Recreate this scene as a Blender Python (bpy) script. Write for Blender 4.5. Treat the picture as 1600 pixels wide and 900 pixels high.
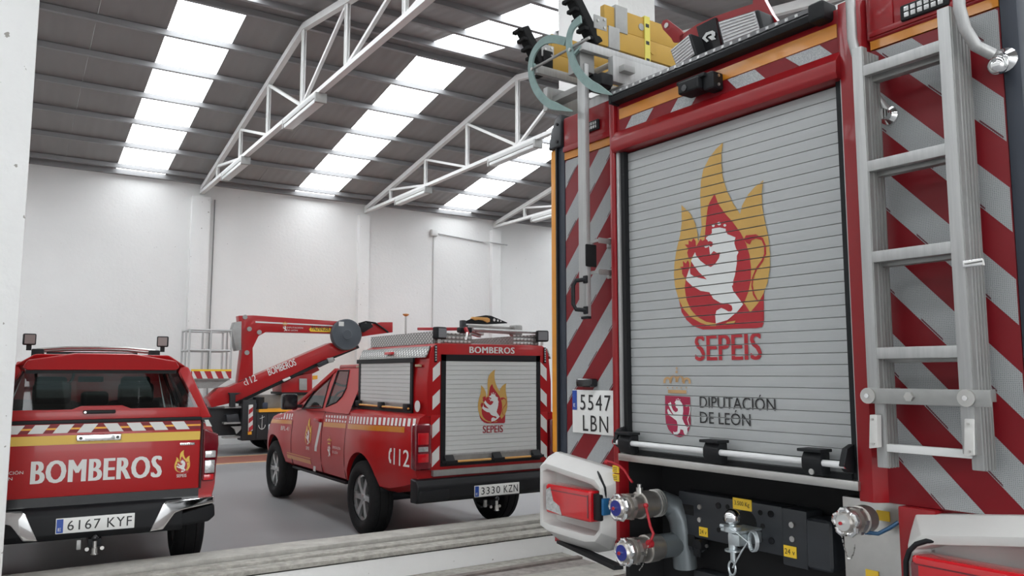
import bpy, bmesh, math, random
from mathutils import Vector, Matrix
random.seed(7)
for o in list(bpy.data.objects): bpy.data.objects.remove(o)
SC = bpy.context.scene
COL = SC.collection
# ------------------------------------------------------------------ camera, world, exposure
FPX, HY, YAW, CAMH = 1246.5, 583.6, math.radians(33.02), 1.69
PITCH = math.atan((HY - 450) / FPX)
FW = Vector((math.sin(YAW) * math.cos(PITCH), math.cos(YAW) * math.cos(PITCH), math.sin(PITCH)))
RT = Vector((math.cos(YAW), -math.sin(YAW), 0)); UP = RT.cross(FW)
CAM = Vector((0, 0, CAMH))
cd = bpy.data.cameras.new('camera'); cam = bpy.data.objects.new('camera', cd); COL.objects.link(cam)
cd.sensor_width = 36; cd.lens = 36 * FPX / 1600; cd.clip_start = .05; cd.clip_end = 300
cam.matrix_world = Matrix(((RT.x, UP.x, -FW.x, 0), (RT.y, UP.y, -FW.y, 0), (RT.z, UP.z, -FW.z, CAMH), (0, 0, 0, 1)))
SC.camera = cam
SC.view_settings.view_transform = 'Standard'; SC.view_settings.look = 'None'
SC.view_settings.exposure = 0.32; SC.view_settings.gamma = 1; SC.view_settings.use_curve_mapping = False
SKYLIGHT = 5.4          # daylight coming through the translucent roof sheets
W = bpy.data.worlds.new('sky'); SC.world = W; W.use_nodes = True
W.node_tree.nodes['Background'].inputs[0].default_value = (.96, .985, 1, 1)
W.node_tree.nodes['Background'].inputs[1].default_value = 4.8

# ------------------------------------------------------------------ materials
MATS = {}
def mat(name, col, rough=.5, metal=0, coat=0, spec=.5, noise=0, nscale=8, bump=0, bscale=40, alpha=1, emit=0, stretch=None, rnoise=0):
    if name in MATS: return MATS[name]
    m = bpy.data.materials.new(name); m.use_nodes = True; nt = m.node_tree; b = nt.nodes['Principled BSDF']
    c = (col[0], col[1], col[2], 1)
    b.inputs['Base Color'].default_value = c; b.inputs['Roughness'].default_value = rough
    b.inputs['Metallic'].default_value = metal; b.inputs['Coat Weight'].default_value = coat
    b.inputs['Coat Roughness'].default_value = .05; b.inputs['Specular IOR Level'].default_value = spec
    if noise or bump or rnoise:
        tc = nt.nodes.new('ShaderNodeTexCoord'); src = tc.outputs['Object']
        if stretch:
            mp = nt.nodes.new('ShaderNodeMapping'); mp.inputs['Scale'].default_value = stretch
            nt.links.new(src, mp.inputs['Vector']); src = mp.outputs['Vector']
        if noise or rnoise:
            n = nt.nodes.new('ShaderNodeTexNoise'); n.inputs['Scale'].default_value = nscale; n.inputs['Detail'].default_value = 6
            n.inputs['Roughness'].default_value = .65; nt.links.new(src, n.inputs['Vector'])
            if noise:
                r = nt.nodes.new('ShaderNodeValToRGB'); nt.links.new(n.outputs['Fac'], r.inputs['Fac'])
                r.color_ramp.elements[0].position = .3; r.color_ramp.elements[1].position = .7
                r.color_ramp.elements[0].color = [max(0, v * (1 - noise)) for v in col] + [1]
                r.color_ramp.elements[1].color = [min(1, v * (1 + noise * .6)) for v in col] + [1]
                nt.links.new(r.outputs['Color'], b.inputs['Base Color'])
            if rnoise:
                mr = nt.nodes.new('ShaderNodeMapRange'); mr.inputs['To Min'].default_value = rough - rnoise; mr.inputs['To Max'].default_value = rough + rnoise
                nt.links.new(n.outputs['Fac'], mr.inputs['Value']); nt.links.new(mr.outputs['Result'], b.inputs['Roughness'])
        if bump:
            n2 = nt.nodes.new('ShaderNodeTexNoise'); n2.inputs['Scale'].default_value = bscale; n2.inputs['Detail'].default_value = 5
            nt.links.new(src, n2.inputs['Vector']); bp = nt.nodes.new('ShaderNodeBump'); bp.inputs['Strength'].default_value = bump
            bp.inputs['Distance'].default_value = .02
            nt.links.new(n2.outputs['Fac'], bp.inputs['Height']); nt.links.new(bp.outputs['Normal'], b.inputs['Normal'])
    if emit:
        b.inputs['Emission Color'].default_value = c; b.inputs['Emission Strength'].default_value = emit
    MATS[name] = m
    return m
def glass(name, tint, rough=.02, trans=.6):
    m = bpy.data.materials.new(name); m.use_nodes = True; nt = m.node_tree; nt.nodes.clear()
    o = nt.nodes.new('ShaderNodeOutputMaterial'); mx = nt.nodes.new('ShaderNodeMixShader'); fr = nt.nodes.new('ShaderNodeFresnel'); fr.inputs[0].default_value = 1.5
    t = nt.nodes.new('ShaderNodeBsdfTransparent'); t.inputs[0].default_value = (tint[0], tint[1], tint[2], 1)
    g = nt.nodes.new('ShaderNodeBsdfGlossy'); g.inputs[1].default_value = rough
    nt.links.new(fr.outputs[0], mx.inputs[0]); nt.links.new(t.outputs[0], mx.inputs[1]); nt.links.new(g.outputs[0], mx.inputs[2]); nt.links.new(mx.outputs[0], o.inputs[0])
    MATS[name] = m
    return m
RED = mat('red paint', (.345, .007, .009), .32, coat=.18, spec=.35)
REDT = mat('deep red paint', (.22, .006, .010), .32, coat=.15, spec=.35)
TRED = mat('fire engine red', (.25, .007, .011), .3, coat=.2, spec=.35)
REDTAPE = mat('red reflective tape', (.18, .006, .011), .4, spec=.3)
YEL = mat('amber yellow tape', (.80, .36, .02), .4)
YELP = mat('pickup yellow tape', (.64, .41, .05), .4)
ORANGE = mat('orange reflective tape', (.52, .19, .012), .3, coat=.3)
WHITE = mat('white plastic', (.56, .55, .53), .45, noise=.03)
BLK = mat('black plastic', (.0065, .007, .0085), .55, spec=.3)
BLKG = mat('black gloss', (.01, .01, .012), .15)
RUB = mat('black rubber', (.010, .010, .0105), .85, noise=.3, nscale=20, spec=.25)
DKGREY = mat('anthracite painted steel', (.022, .025, .030), .45, noise=.15, nscale=6)
BLUEBLK = mat('blue black rubber strip', (.022, .028, .042), .5)
ALU = mat('brushed aluminium', (.42, .42, .415), .42, metal=.6, noise=.14, nscale=5, stretch=(12, 12, .6))
ALUD = mat('dull aluminium', (.34, .34, .33), .5, metal=.6, noise=.15, nscale=6)
STEEL = mat('stainless steel', (.55, .54, .52), .3, metal=.95, noise=.12, nscale=4)
CHROME = mat('chrome', (.78, .78, .78), .08, metal=1)
ZINC = mat('galvanised steel', (.55, .60, .62), .35, metal=.8, noise=.2, nscale=25)
SLAT = mat('anodised grey slat', (.40, .41, .41), .5, metal=.25, noise=.05, nscale=2)
SLATW = mat('pale grey slat', (.56, .57, .56), .5, metal=.15, noise=.04, nscale=2)
EMR = mat('emblem red', (.36, .010, .018), .5)
EMY = mat('emblem yellow', (.50, .30, .075), .5)
EMW = mat('emblem white', (.62, .63, .62), .5)
EMC = mat('crest crimson', (.30, .010, .05), .5)
EMG = mat('crest gold', (.45, .27, .12), .5)
INK = mat('black ink', (.012, .012, .013), .5)
LETW = mat('white lettering', (.62, .62, .60), .45)
PLATEW = mat('plate white', (.72, .72, .70), .4)
EUBLUE = mat('euro blue', (.012, .06, .32), .4)
LENSR = mat('red lamp lens', (.50, .006, .012), .12, coat=.8)
LENSD = mat('dark red lamp lens', (.13, .006, .012), .15, coat=.8)
LENSC = mat('clear lamp lens', (.55, .55, .55), .15, metal=.5, noise=.4, nscale=60)
TEAL = mat('pale green steel', (.21, .30, .285), .45, metal=.2, noise=.15, nscale=12)
LADY = mat('yellow fibreglass', (.46, .27, .035), .5, noise=.08, nscale=5)
STICK = mat('yellow sticker', (.80, .52, .03), .5)
CONC = mat('raw concrete', (.40, .385, .35), .85, noise=.22, nscale=7, bump=.25, bscale=30)
CONCD = mat('weathered concrete', (.36, .345, .31), .9, noise=.35, nscale=14, bump=.4, bscale=22)
RUST = mat('rusty channel', (.20, .17, .155), .7, noise=.4, nscale=9)
GLS = glass('cab glass', (.66, .72, .71))
GLSD = glass('tinted glass', (.36, .42, .42))
SEATM = mat('dark seat cloth', (.02, .021, .024), .9)
WOODH = mat('orange wood handle', (.58, .30, .08), .5)

def wall_mat():
    m = bpy.data.materials.new('white painted blockwork'); m.use_nodes = True; nt = m.node_tree; b = nt.nodes['Principled BSDF']; b.inputs['Roughness'].default_value = .8
    tc = nt.nodes.new('ShaderNodeTexCoord')
    n = nt.nodes.new('ShaderNodeTexNoise'); n.inputs['Scale'].default_value = .7; n.inputs['Detail'].default_value = 7; n.inputs['Roughness'].default_value = .6
    r = nt.nodes.new('ShaderNodeValToRGB'); r.color_ramp.elements[0].color = (.70, .70, .69, 1); r.color_ramp.elements[1].color = (.82, .82, .81, 1)
    nt.links.new(tc.outputs['Object'], n.inputs[0]); nt.links.new(n.outputs[0], r.inputs[0])
    # small chips and pock marks
    v = nt.nodes.new('ShaderNodeTexNoise'); v.inputs['Scale'].default_value = 17; v.inputs['Detail'].default_value = 3
    vr = nt.nodes.new('ShaderNodeValToRGB'); vr.color_ramp.elements[0].position = .255; vr.color_ramp.elements[0].color = (.42, .40, .37, 1); vr.color_ramp.elements[1].position = .275; vr.color_ramp.elements[1].color = (1, 1, 1, 1)
    mx = nt.nodes.new('ShaderNodeMix'); mx.data_type = 'RGBA'; mx.blend_type = 'MULTIPLY'; mx.inputs[0].default_value = 1
    nt.links.new(tc.outputs['Object'], v.inputs[0]); nt.links.new(v.outputs[0], vr.inputs[0]); nt.links.new(r.outputs[0], mx.inputs[6]); nt.links.new(vr.outputs[0], mx.inputs[7])
    nt.links.new(mx.outputs[2], b.inputs['Base Color'])
    n2 = nt.nodes.new('ShaderNodeTexNoise'); n2.inputs['Scale'].default_value = 14; n2.inputs['Detail'].default_value = 8
    bp = nt.nodes.new('ShaderNodeBump'); bp.inputs['Strength'].default_value = .25; bp.inputs['Distance'].default_value = .02
    nt.links.new(tc.outputs['Object'], n2.inputs[0]); nt.links.new(n2.outputs[0], bp.inputs['Height']); nt.links.new(bp.outputs[0], b.inputs['Normal'])
    return m
WALL = wall_mat()
def floor_mat():
    m = bpy.data.materials.new('grey painted floor'); m.use_nodes = True; nt = m.node_tree; b = nt.nodes['Principled BSDF']
    tc = nt.nodes.new('ShaderNodeTexCoord')
    n = nt.nodes.new('ShaderNodeTexNoise'); n.inputs['Scale'].default_value = 1.3; n.inputs['Detail'].default_value = 9; n.inputs['Roughness'].default_value = .65
    r = nt.nodes.new('ShaderNodeValToRGB'); r.color_ramp.elements[0].position = .3; r.color_ramp.elements[0].color = (.19, .19, .192, 1); r.color_ramp.elements[1].position = .75; r.color_ramp.elements[1].color = (.26, .26, .262, 1)
    nt.links.new(tc.outputs['Object'], n.inputs[0]); nt.links.new(n.outputs[0], r.inputs[0]); nt.links.new(r.outputs[0], b.inputs['Base Color'])
    mr = nt.nodes.new('ShaderNodeMapRange'); mr.inputs['To Min'].default_value = .3; mr.inputs['To Max'].default_value = .55
    nt.links.new(n.outputs[0], mr.inputs[0]); nt.links.new(mr.outputs[0], b.inputs['Roughness'])
    return m
FLOOR = floor_mat()
def chequer_mat():
    m = bpy.data.materials.new('chequer plate'); m.use_nodes = True; nt = m.node_tree; b = nt.nodes['Principled BSDF']
    b.inputs['Base Color'].default_value = (.50, .50, .49, 1); b.inputs['Metallic'].default_value = .85; b.inputs['Roughness'].default_value = .35
    tc = nt.nodes.new('ShaderNodeTexCoord'); mp = nt.nodes.new('ShaderNodeMapping'); mp.inputs['Rotation'].default_value = (0, 0, 0); mp.inputs['Scale'].default_value = (22, 22, 34)
    mp.inputs['Rotation'].default_value = (.7, .0, .0)
    v = nt.nodes.new('ShaderNodeTexVoronoi'); v.inputs['Scale'].default_value = 1; v.inputs['Randomness'].default_value = 0
    r = nt.nodes.new('ShaderNodeValToRGB'); r.color_ramp.elements[0].color = (.62, .62, .61, 1); r.color_ramp.elements[0].position = .3; r.color_ramp.elements[1].color = (.26, .26, .25, 1); r.color_ramp.elements[1].position = .45
    bp = nt.nodes.new('ShaderNodeBump'); bp.inputs['Strength'].default_value = .8; bp.inputs['Distance'].default_value = -.01
    nt.links.new(tc.outputs['Object'], mp.inputs[0]); nt.links.new(mp.outputs[0], v.inputs[0]); nt.links.new(v.outputs[0], r.inputs[0]); nt.links.new(r.outputs[0], b.inputs['Base Color'])
    nt.links.new(v.outputs[0], bp.inputs['Height']); nt.links.new(bp.outputs[0], b.inputs['Normal'])
    return m
CHEQ = chequer_mat()
def honey_mat():
    m = bpy.data.materials.new('grey honeycomb reflective tape'); m.use_nodes = True; nt = m.node_tree; b = nt.nodes['Principled BSDF']; b.inputs['Roughness'].default_value = .4
    tc = nt.nodes.new('ShaderNodeTexCoord'); v = nt.nodes.new('ShaderNodeTexVoronoi'); v.inputs['Scale'].default_value = 170; v.inputs['Randomness'].default_value = .25; v.feature = 'DISTANCE_TO_EDGE'
    r = nt.nodes.new('ShaderNodeValToRGB'); r.color_ramp.elements[0].color = (.42, .43, .43, 1); r.color_ramp.elements[0].position = .02; r.color_ramp.elements[1].color = (.235, .245, .25, 1); r.color_ramp.elements[1].position = .2
    nt.links.new(tc.outputs['Object'], v.inputs[0]); nt.links.new(v.outputs[0], r.inputs[0]); nt.links.new(r.outputs[0], b.inputs['Base Color'])
    return m
HONEY = honey_mat()
def roof_mat():
    m = bpy.data.materials.new('ribbed roof sheet'); m.use_nodes = True; nt = m.node_tree; b = nt.nodes['Principled BSDF']
    b.inputs['Roughness'].default_value = .55; b.inputs['Metallic'].default_value = 0
    tc = nt.nodes.new('ShaderNodeTexCoord'); w = nt.nodes.new('ShaderNodeTexWave'); w.bands_direction = 'X'; w.inputs['Scale'].default_value = 1.6; w.inputs['Distortion'].default_value = 0
    n = nt.nodes.new('ShaderNodeTexNoise'); n.inputs['Scale'].default_value = 1.2; n.inputs['Detail'].default_value = 4
    r = nt.nodes.new('ShaderNodeValToRGB'); r.color_ramp.elements[0].color = (.225, .215, .212, 1); r.color_ramp.elements[1].color = (.27, .26, .256, 1)
    nt.links.new(tc.outputs['Object'], w.inputs[0]); nt.links.new(tc.outputs['Object'], n.inputs[0]); nt.links.new(n.outputs[0], r.inputs[0]); nt.links.new(r.outputs[0], b.inputs['Base Color'])
    bp = nt.nodes.new('ShaderNodeBump'); bp.inputs['Strength'].default_value = .35; bp.inputs['Distance'].default_value = .02
    nt.links.new(w.outputs[0], bp.inputs['Height']); nt.links.new(bp.outputs[0], b.inputs['Normal'])
    return m
ROOFM = roof_mat()
PURL = mat('grey purlin', (.27, .27, .275), .5, metal=.2)
TRUSSM = mat('white truss paint', (.72, .72, .71), .5, noise=.06, nscale=4)
SKYM = mat('translucent roof sheet', (.93, .97, 1.0), .6, emit=SKYLIGHT)

# ------------------------------------------------------------------ mesh helpers
def tag(o, label=None, cat=None, group=None, kind=None):
    if label: o['label'] = label
    if cat: o['category'] = cat
    if group: o['group'] = group
    if kind: o['kind'] = kind
    return o
def link(name, me, parent=None, loc=None):
    o = bpy.data.objects.new(name, me); COL.objects.link(o)
    if parent: o.parent = parent
    if loc: o.location = loc
    return o
def empty(name, loc=(0, 0, 0), rz=0, parent=None):
    o = bpy.data.objects.new(name, None); COL.objects.link(o); o.location = loc; o.rotation_euler = (0, 0, rz); o.empty_display_size = .2
    if parent: o.parent = parent
    return o
V = Vector
class MB:
    def __init__(s): s.v = []; s.f = []
    def add(s, vs, fs):
        b = len(s.v); s.v += [tuple(p) for p in vs]; s.f += [tuple(i + b for i in f) for f in fs]; return s
    def box(s, x0, x1, y0, y1, z0, z1):
        return s.add([(x0, y0, z0), (x1, y0, z0), (x1, y1, z0), (x0, y1, z0), (x0, y0, z1), (x1, y0, z1), (x1, y1, z1), (x0, y1, z1)],
                     [(0, 3, 2, 1), (4, 5, 6, 7), (0, 1, 5, 4), (1, 2, 6, 5), (2, 3, 7, 6), (3, 0, 4, 7)])
    def bar(s, a, b, w, h, up=(0, 0, 1)):
        a, b = V(a), V(b); d = (b - a).normalized(); u = V(up)
        if abs(d.dot(u)) > .98: u = V((0, 1, 0))
        sx = d.cross(u).normalized() * w / 2; sz = sx.normalized().cross(d).normalized() * h / 2
        return s.add([a - sx - sz, a + sx - sz, a + sx + sz, a - sx + sz, b - sx - sz, b + sx - sz, b + sx + sz, b - sx + sz],
                     [(0, 1, 2, 3), (7, 6, 5, 4), (0, 4, 5, 1), (1, 5, 6, 2), (2, 6, 7, 3), (3, 7, 4, 0)])
    def rings(s, rs, closed=False, cap=True):
        n = len(rs[0]); b = len(s.v)
        for r in rs: s.v += [tuple(p) for p in r]
        m = len(rs)
        for i in range(m if closed else m - 1):
            for j in range(n):
                s.f.append((b + i * n + j, b + i * n + (j + 1) % n, b + ((i + 1) % m) * n + (j + 1) % n, b + ((i + 1) % m) * n + j))
        if cap and not closed:
            s.f.append(tuple(b + j for j in reversed(range(n)))); s.f.append(tuple(b + (m - 1) * n + j for j in range(n)))
        return s
    def tube(s, path, r, n=10, closed=False, cap=True):
        P = [V(p) for p in path]; rs = []; prev = None
        for i, p in enumerate(P):
            if closed: d = P[(i + 1) % len(P)] - P[i - 1]
            else: d = P[min(i + 1, len(P) - 1)] - P[max(i - 1, 0)]
            d.normalize()
            if prev is None:
                u = V((0, 0, 1)) if abs(d.z) < .9 else V((0, 1, 0)); a = d.cross(u).normalized()
            else:
                a = (prev - d * prev.dot(d)).normalized()
            prev = a; c = d.cross(a); rr = r[i] if isinstance(r, (list, tuple)) else r
            rs.append([p + (a * math.cos(t) + c * math.sin(t)) * rr for t in [2 * math.pi * k / n for k in range(n)]])
        return s.rings(rs, closed, cap)
    def cyl(s, a, b, r, n=16, r2=None): return s.tube([a, b], [r, r if r2 is None else r2], n)
    def lathe(s, a, axis, prof, n=24, closed=False):
        """prof: (distance along axis, radius)"""
        a, d = V(a), V(axis).normalized(); u = V((0, 0, 1)) if abs(d.z) < .9 else V((1, 0, 0)); e = d.cross(u).normalized(); g = e.cross(d)
        return s.rings([[a + d * t + (e * math.cos(q) + g * math.sin(q)) * max(r, 1e-4) for q in [2 * math.pi * k / n for k in range(n)]] for t, r in prof], closed)
    def sphere(s, c, r, n=14):
        return s.lathe(V(c) - V((0, 0, r)), (0, 0, 1), [(r - r * math.cos(math.pi * i / 10), r * math.sin(math.pi * i / 10)) for i in range(11)], n)
    def prism(s, pts, ext):
        """polygon (3-D points) extruded by vector ext"""
        e = V(ext); P = [V(p) for p in pts]; return s.rings([P, [p + e for p in P]])
    def poly(s, pts): return s.add(pts, [tuple(range(len(pts)))])
    def mesh(s, name, bevel=0, smooth=False, seg=2, ang=30):
        bm = bmesh.new(); vs = [bm.verts.new(p) for p in s.v]
        for f in s.f:
            try: bm.faces.new([vs[i] for i in f])
            except ValueError: pass
        bmesh.ops.recalc_face_normals(bm, faces=bm.faces)
        if bevel:
            es = [e for e in bm.edges if len(e.link_faces) == 2 and e.calc_face_angle(0) > math.radians(ang)]
            bmesh.ops.bevel(bm, geom=es, offset=bevel, segments=seg, profile=.6, affect='EDGES', clamp_overlap=True)
        big = [f for f in bm.faces if len(f.verts) > 4]
        if big: bmesh.ops.triangulate(bm, faces=big)
        me = bpy.data.meshes.new(name); bm.to_mesh(me); bm.free()
        if smooth or bevel:
            me.polygons.foreach_set('use_smooth', [True] * len(me.polygons))
            me.set_sharp_from_angle(angle=math.radians(35))
        return me
    def build(s, name, m, parent=None, bevel=0, smooth=False, seg=2, ang=30):
        me = s.mesh(name, bevel, smooth, seg, ang); me.materials.append(m); return link(name, me, parent)
def inst(name, me, parent, loc, rot=(0, 0, 0)):
    o = link(name, me, parent); o.location = loc; o.rotation_euler = rot; return o

class Frame:
    """local frame on the floor: ex to the right, ey forward; turns photo pixels into local points on a plane"""
    def __init__(s, o, a):   # a = clockwise turn of forward from +Y
        s.o = V((o[0], o[1], 0)); s.ex = V((math.cos(a), -math.sin(a), 0)); s.ey = V((math.sin(a), math.cos(a), 0)); s.rz = -a
    def at(s, px, py, x=None, y=None, z=None):
        r = FW + RT * ((px - 800) / FPX) - UP * ((py - 450) / FPX)
        if y is not None: t = (s.o + s.ey * y - CAM).dot(s.ey) / r.dot(s.ey)
        elif x is not None: t = (s.o + s.ex * x - CAM).dot(s.ex) / r.dot(s.ex)
        else: t = (z - CAMH) / r.z
        p = CAM + r * t - s.o
        return V((p.dot(s.ex), p.dot(s.ey), p.z))
    def plane(s, px, py, p0, n):
        r = FW + RT * ((px - 800) / FPX) - UP * ((py - 450) / FPX)
        rl = V((r.dot(s.ex), r.dot(s.ey), r.z)); c = CAM - s.o; cl = V((c.dot(s.ex), c.dot(s.ey), c.z)); p0, n = V(p0), V(n)
        return cl + rl * ((p0 - cl).dot(n) / rl.dot(n))
def text_mesh(s, w, h, bold=0.0, shear=0, space=1.0, fat=0):
    cu = bpy.data.curves.new('t', 'FONT'); cu.body = s; cu.size = 1; cu.offset = min(bold, 0); cu.shear = shear; cu.space_character = space; cu.resolution_u = 3; cu.fill_mode = 'FRONT'
    ob = bpy.data.objects.new('t', cu); COL.objects.link(ob); dg = bpy.context.evaluated_depsgraph_get(); me = bpy.data.meshes.new_from_object(ob.evaluated_get(dg))
    bpy.data.objects.remove(ob); bpy.data.curves.remove(cu)
    me.polygons.foreach_set('use_smooth', [False] * len(me.polygons))
    xs = [v.co.x for v in me.vertices]; ys = [v.co.y for v in me.vertices]
    x0, x1, y0, y1 = min(xs), max(xs), min(ys), max(ys)
    for v in me.vertices: v.co = ((v.co.x - x0) / (x1 - x0) * w, (v.co.y - y0) / (y1 - y0) * h, 0)
    fat = fat or max(bold, 0) * h * .9
    if fat:      # heavier strokes: three copies side by side, a hair apart in depth
        bm = bmesh.new()
        for i, d in enumerate((-fat, 0, fat)):
            tmp = me.copy(); tmp.transform(Matrix.Translation((d, 0, .0003 * (i + 1)))); bm.from_mesh(tmp); bpy.data.meshes.remove(tmp)
        bm.to_mesh(me); bm.free()
    return me
def text(name, s, m, parent, org, xd, yd, w, h, bold=0.0, shear=0, space=1.0, fat=0):
    """flat lettering; org = lower-left corner, xd / yd = unit directions"""
    me = text_mesh(s, w, h, bold, shear, space, fat); X, Y, O = V(xd).normalized(), V(yd).normalized(), V(org)
    N = X.cross(Y)
    for v in me.vertices: v.co = O + X * v.co.x + Y * v.co.y + N * v.co.z
    me.materials.clear(); me.materials.append(m); me.name = name
    return link(name, me, parent)
def flat(name, polys, m, parent, grooves=None):
    """thin printed shapes (lists of 3-D points); grooves: heights at which the print is cut"""
    bm = bmesh.new()
    for p in polys:
        try: bm.faces.new([bm.verts.new(q) for q in p])
        except ValueError: pass
    bm.normal_update(); bmesh.ops.triangulate(bm, faces=bm.faces[:])
    bm.normal_update()
    if grooves:
        zs = [v.co.z for v in bm.verts]; lo, hi = min(zs), max(zs); G = [g for g in grooves if lo < g < hi]
        for g in G:
            for e in (-.0022, .0022):
                bmesh.ops.bisect_plane(bm, geom=bm.verts[:] + bm.edges[:] + bm.faces[:], plane_co=(0, 0, g + e), plane_no=(0, 0, 1))
        kill = [f for f in bm.faces if any(abs(f.calc_center_median().z - g) < .0021 for g in G)]
        bmesh.ops.delete(bm, geom=kill, context='FACES')
    me = bpy.data.meshes.new(name); bm.to_mesh(me); bm.free(); me.materials.append(m)
    return link(name, me, parent)
def cut_text(o, grooves):
    bm = bmesh.new(); bm.from_mesh(o.data); zs = [v.co.z for v in bm.verts]
    G = [g for g in grooves if min(zs) < g < max(zs)]
    for g in G:
        for e in (-.0022, .0022): bmesh.ops.bisect_plane(bm, geom=bm.verts[:] + bm.edges[:] + bm.faces[:], plane_co=(0, 0, g + e), plane_no=(0, 0, 1))
    bmesh.ops.delete(bm, geom=[f for f in bm.faces if any(abs(f.calc_center_median().z - g) < .0021 for g in G)], context='FACES')
    bm.to_mesh(o.data); bm.free()
def circ(c, r, n=12): return [(c[0] + r * math.cos(2 * math.pi * k / n), c[1] + r * math.sin(2 * math.pi * k / n)) for k in range(n)]

# ------------------------------------------------------------------ the building
YW = 20.0; RIDGE = 12.5; EAVE_A = 5.35; SL = .172
X0, X1 = -7.0, 31.0
def chord_z(y, ridge=RIDGE): return 6.17 + SL * (YW - RIDGE - abs(y - ridge))
def roof_z(y, ridge=RIDGE): return chord_z(y, ridge) + .16
YB = -9.0; RB = 2 * EAVE_A - RIDGE      # ridge of the nearer bay, mirrored about the column line
def struct(o, label=None): o['kind'] = 'structure'; return o
fl = struct(MB().box(X0, X1, YB, YW, -.2, 0).build('floor', FLOOR)); fl['label'] = 'grey painted concrete floor of the vehicle hall'
struct(MB().box(X0, X1, YW, YW + .25, -.2, 7.0).build('wall_back', WALL))['label'] = 'tall white painted back wall'
struct(MB().box(X0 - .25, X0, YB, YW, -.2, 8.2).build('wall_left', WALL))
struct(MB().box(X1, X1 + .25, YB, YW, -.2, 8.2).build('wall_right', WALL))
wb = bpy.data.objects['wall_back']
# pilasters on the back wall under each truss
TX = [4.03 + 4.17 * k for k in range(-2, 7)]
for x in TX:
    w = .42 if abs(x - 4.03) < .1 else .30
    MB().box(x - w * .55, x + w * .45, YW - .16, YW + .02, 0, 5.92).build('pilaster', WALL, wb, bevel=.01)
# eave beam along the back wall
tr = struct(empty('trim_1', (0, 0, 0))); tr['label'] = 'grey eave gutter beam along the top of the back wall'
MB().box(X0, X1, YW - .12, YW, 6.24, 6.36).build('beam', PURL, tr)
MB().box(X0, X1, YW - .20, YW, 6.40, 6.45).build('flange', ALUD, tr)
# roof sheets as separate panels, skylight strips between them
SKX = [(2.14 + 4.15 * k, 3.18 + 4.15 * k) for k in range(-2, 7)]
ceil = struct(empty('ceiling', (0, 0, 0))); ceil['label'] = 'grey sheet metal roof on purlins'
def sheet(x0, x1, ya, yb, za, zb, name, m, parent, t=.05):
    MB().prism([(x0, ya, za), (x1, ya, za), (x1, yb, zb), (x0, yb, zb)], (0, 0, t)).build(name, m, parent)
slopes = [(RIDGE, YW), (RIDGE, EAVE_A), (RB, EAVE_A), (RB, YB)]
PURY = [19.58, 18.43, 17.27, 16.12, 14.97, 13.85, 12.74]
def purlins(ridge):
    ys = []
    for p in PURY:
        d = p - RIDGE; ys += [ridge + d, ridge - d]
    return sorted(y for y in ys if YB < y < YW)
edges = sorted(set([X0, X1] + [e for s in SKX for e in s if X0 < e < X1]))
wn = 0
for (x0, x1) in zip(edges[:-1], edges[1:]):
    sky = any(abs(x0 - s[0]) < .01 for s in SKX)
    if sky:
        wn += 1; wo = struct(empty('window_%d' % wn, (0, 0, 0))); wo['label'] = 'strip of translucent roof sheets, number %d' % wn if 0 else 'bright translucent skylight strip in the roof'
    for (ya, yb) in slopes:
        ridge = ya; za, zb = roof_z(ya, ridge), roof_z(yb, ridge)
        if sky:
            ys = [ya] + sorted([p for p in purlins(ridge) if min(ya, yb) < p < max(ya, yb)], reverse=yb < ya) + [yb]
            for a, b in zip(ys[:-1], ys[1:]):
                if abs(b - a) < .3 and abs(a - ridge) < .3: continue
                s = .012 if b > a else -.012
                sheet(x0, x1, a + s, b - s, roof_z(a + s, ridge), roof_z(b - s, ridge), 'pane', SKYM, wo, .03)
            d = .24 if yb > ya else -.24
            sheet(x0, x1, ya, ya + d, za, roof_z(ya + d, ridge), 'panel', ROOFM, ceil)
        else:
            n = max(1, round((x1 - x0) / 1.04)); st = (x1 - x0) / n
            for k in range(n):
                sheet(x0 + k * st + .003, x0 + (k + 1) * st - .003, ya, yb, za, zb, 'panel', ROOFM, ceil)
wf = struct(MB().box(X0, -5.0, YB - .25, YB, -.2, 7.0).build('wall_front', WALL))
MB().box(3.5, X1, YB - .25, YB, -.2, 7.0).build('wall_bay', WALL, wf); MB().box(-5.0, 3.5, YB - .25, YB, 4.6, 7.0).build('lintel', WALL, wf)
# open vehicle door behind the camera: daylight enters here
pl_ = bpy.data.lights.new('door_daylight_portal', 'AREA'); pl_.shape = 'RECTANGLE'; pl_.size = 8.5; pl_.size_y = 4.6; pl_.cycles.is_portal = True
po_ = bpy.data.objects.new('door_daylight_portal', pl_); COL.objects.link(po_); po_.location = (-.75, YB - .12, 2.3); po_.rotation_euler = (math.pi / 2, 0, 0)
struct(MB().box(-60, 60, -80, YB - .25, -.25, -.02).build('ground_outside', CONC))
for ridge, lo, hi in ((RIDGE, EAVE_A, YW), (RB, YB, EAVE_A)):
    for y in purlins(ridge):
        if not lo < y < hi: continue
        z = chord_z(y, ridge); c = MB()
        c.box(X0, X1, y - .035, y + .035, z + .145, z + .155).box(X0, X1, y - .035, y + .035, z + .06, z + .07).box(X0, X1, y - .04, y - .028, z + .06, z + .155)
        c.build('purlin', PURL, ceil)
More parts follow.
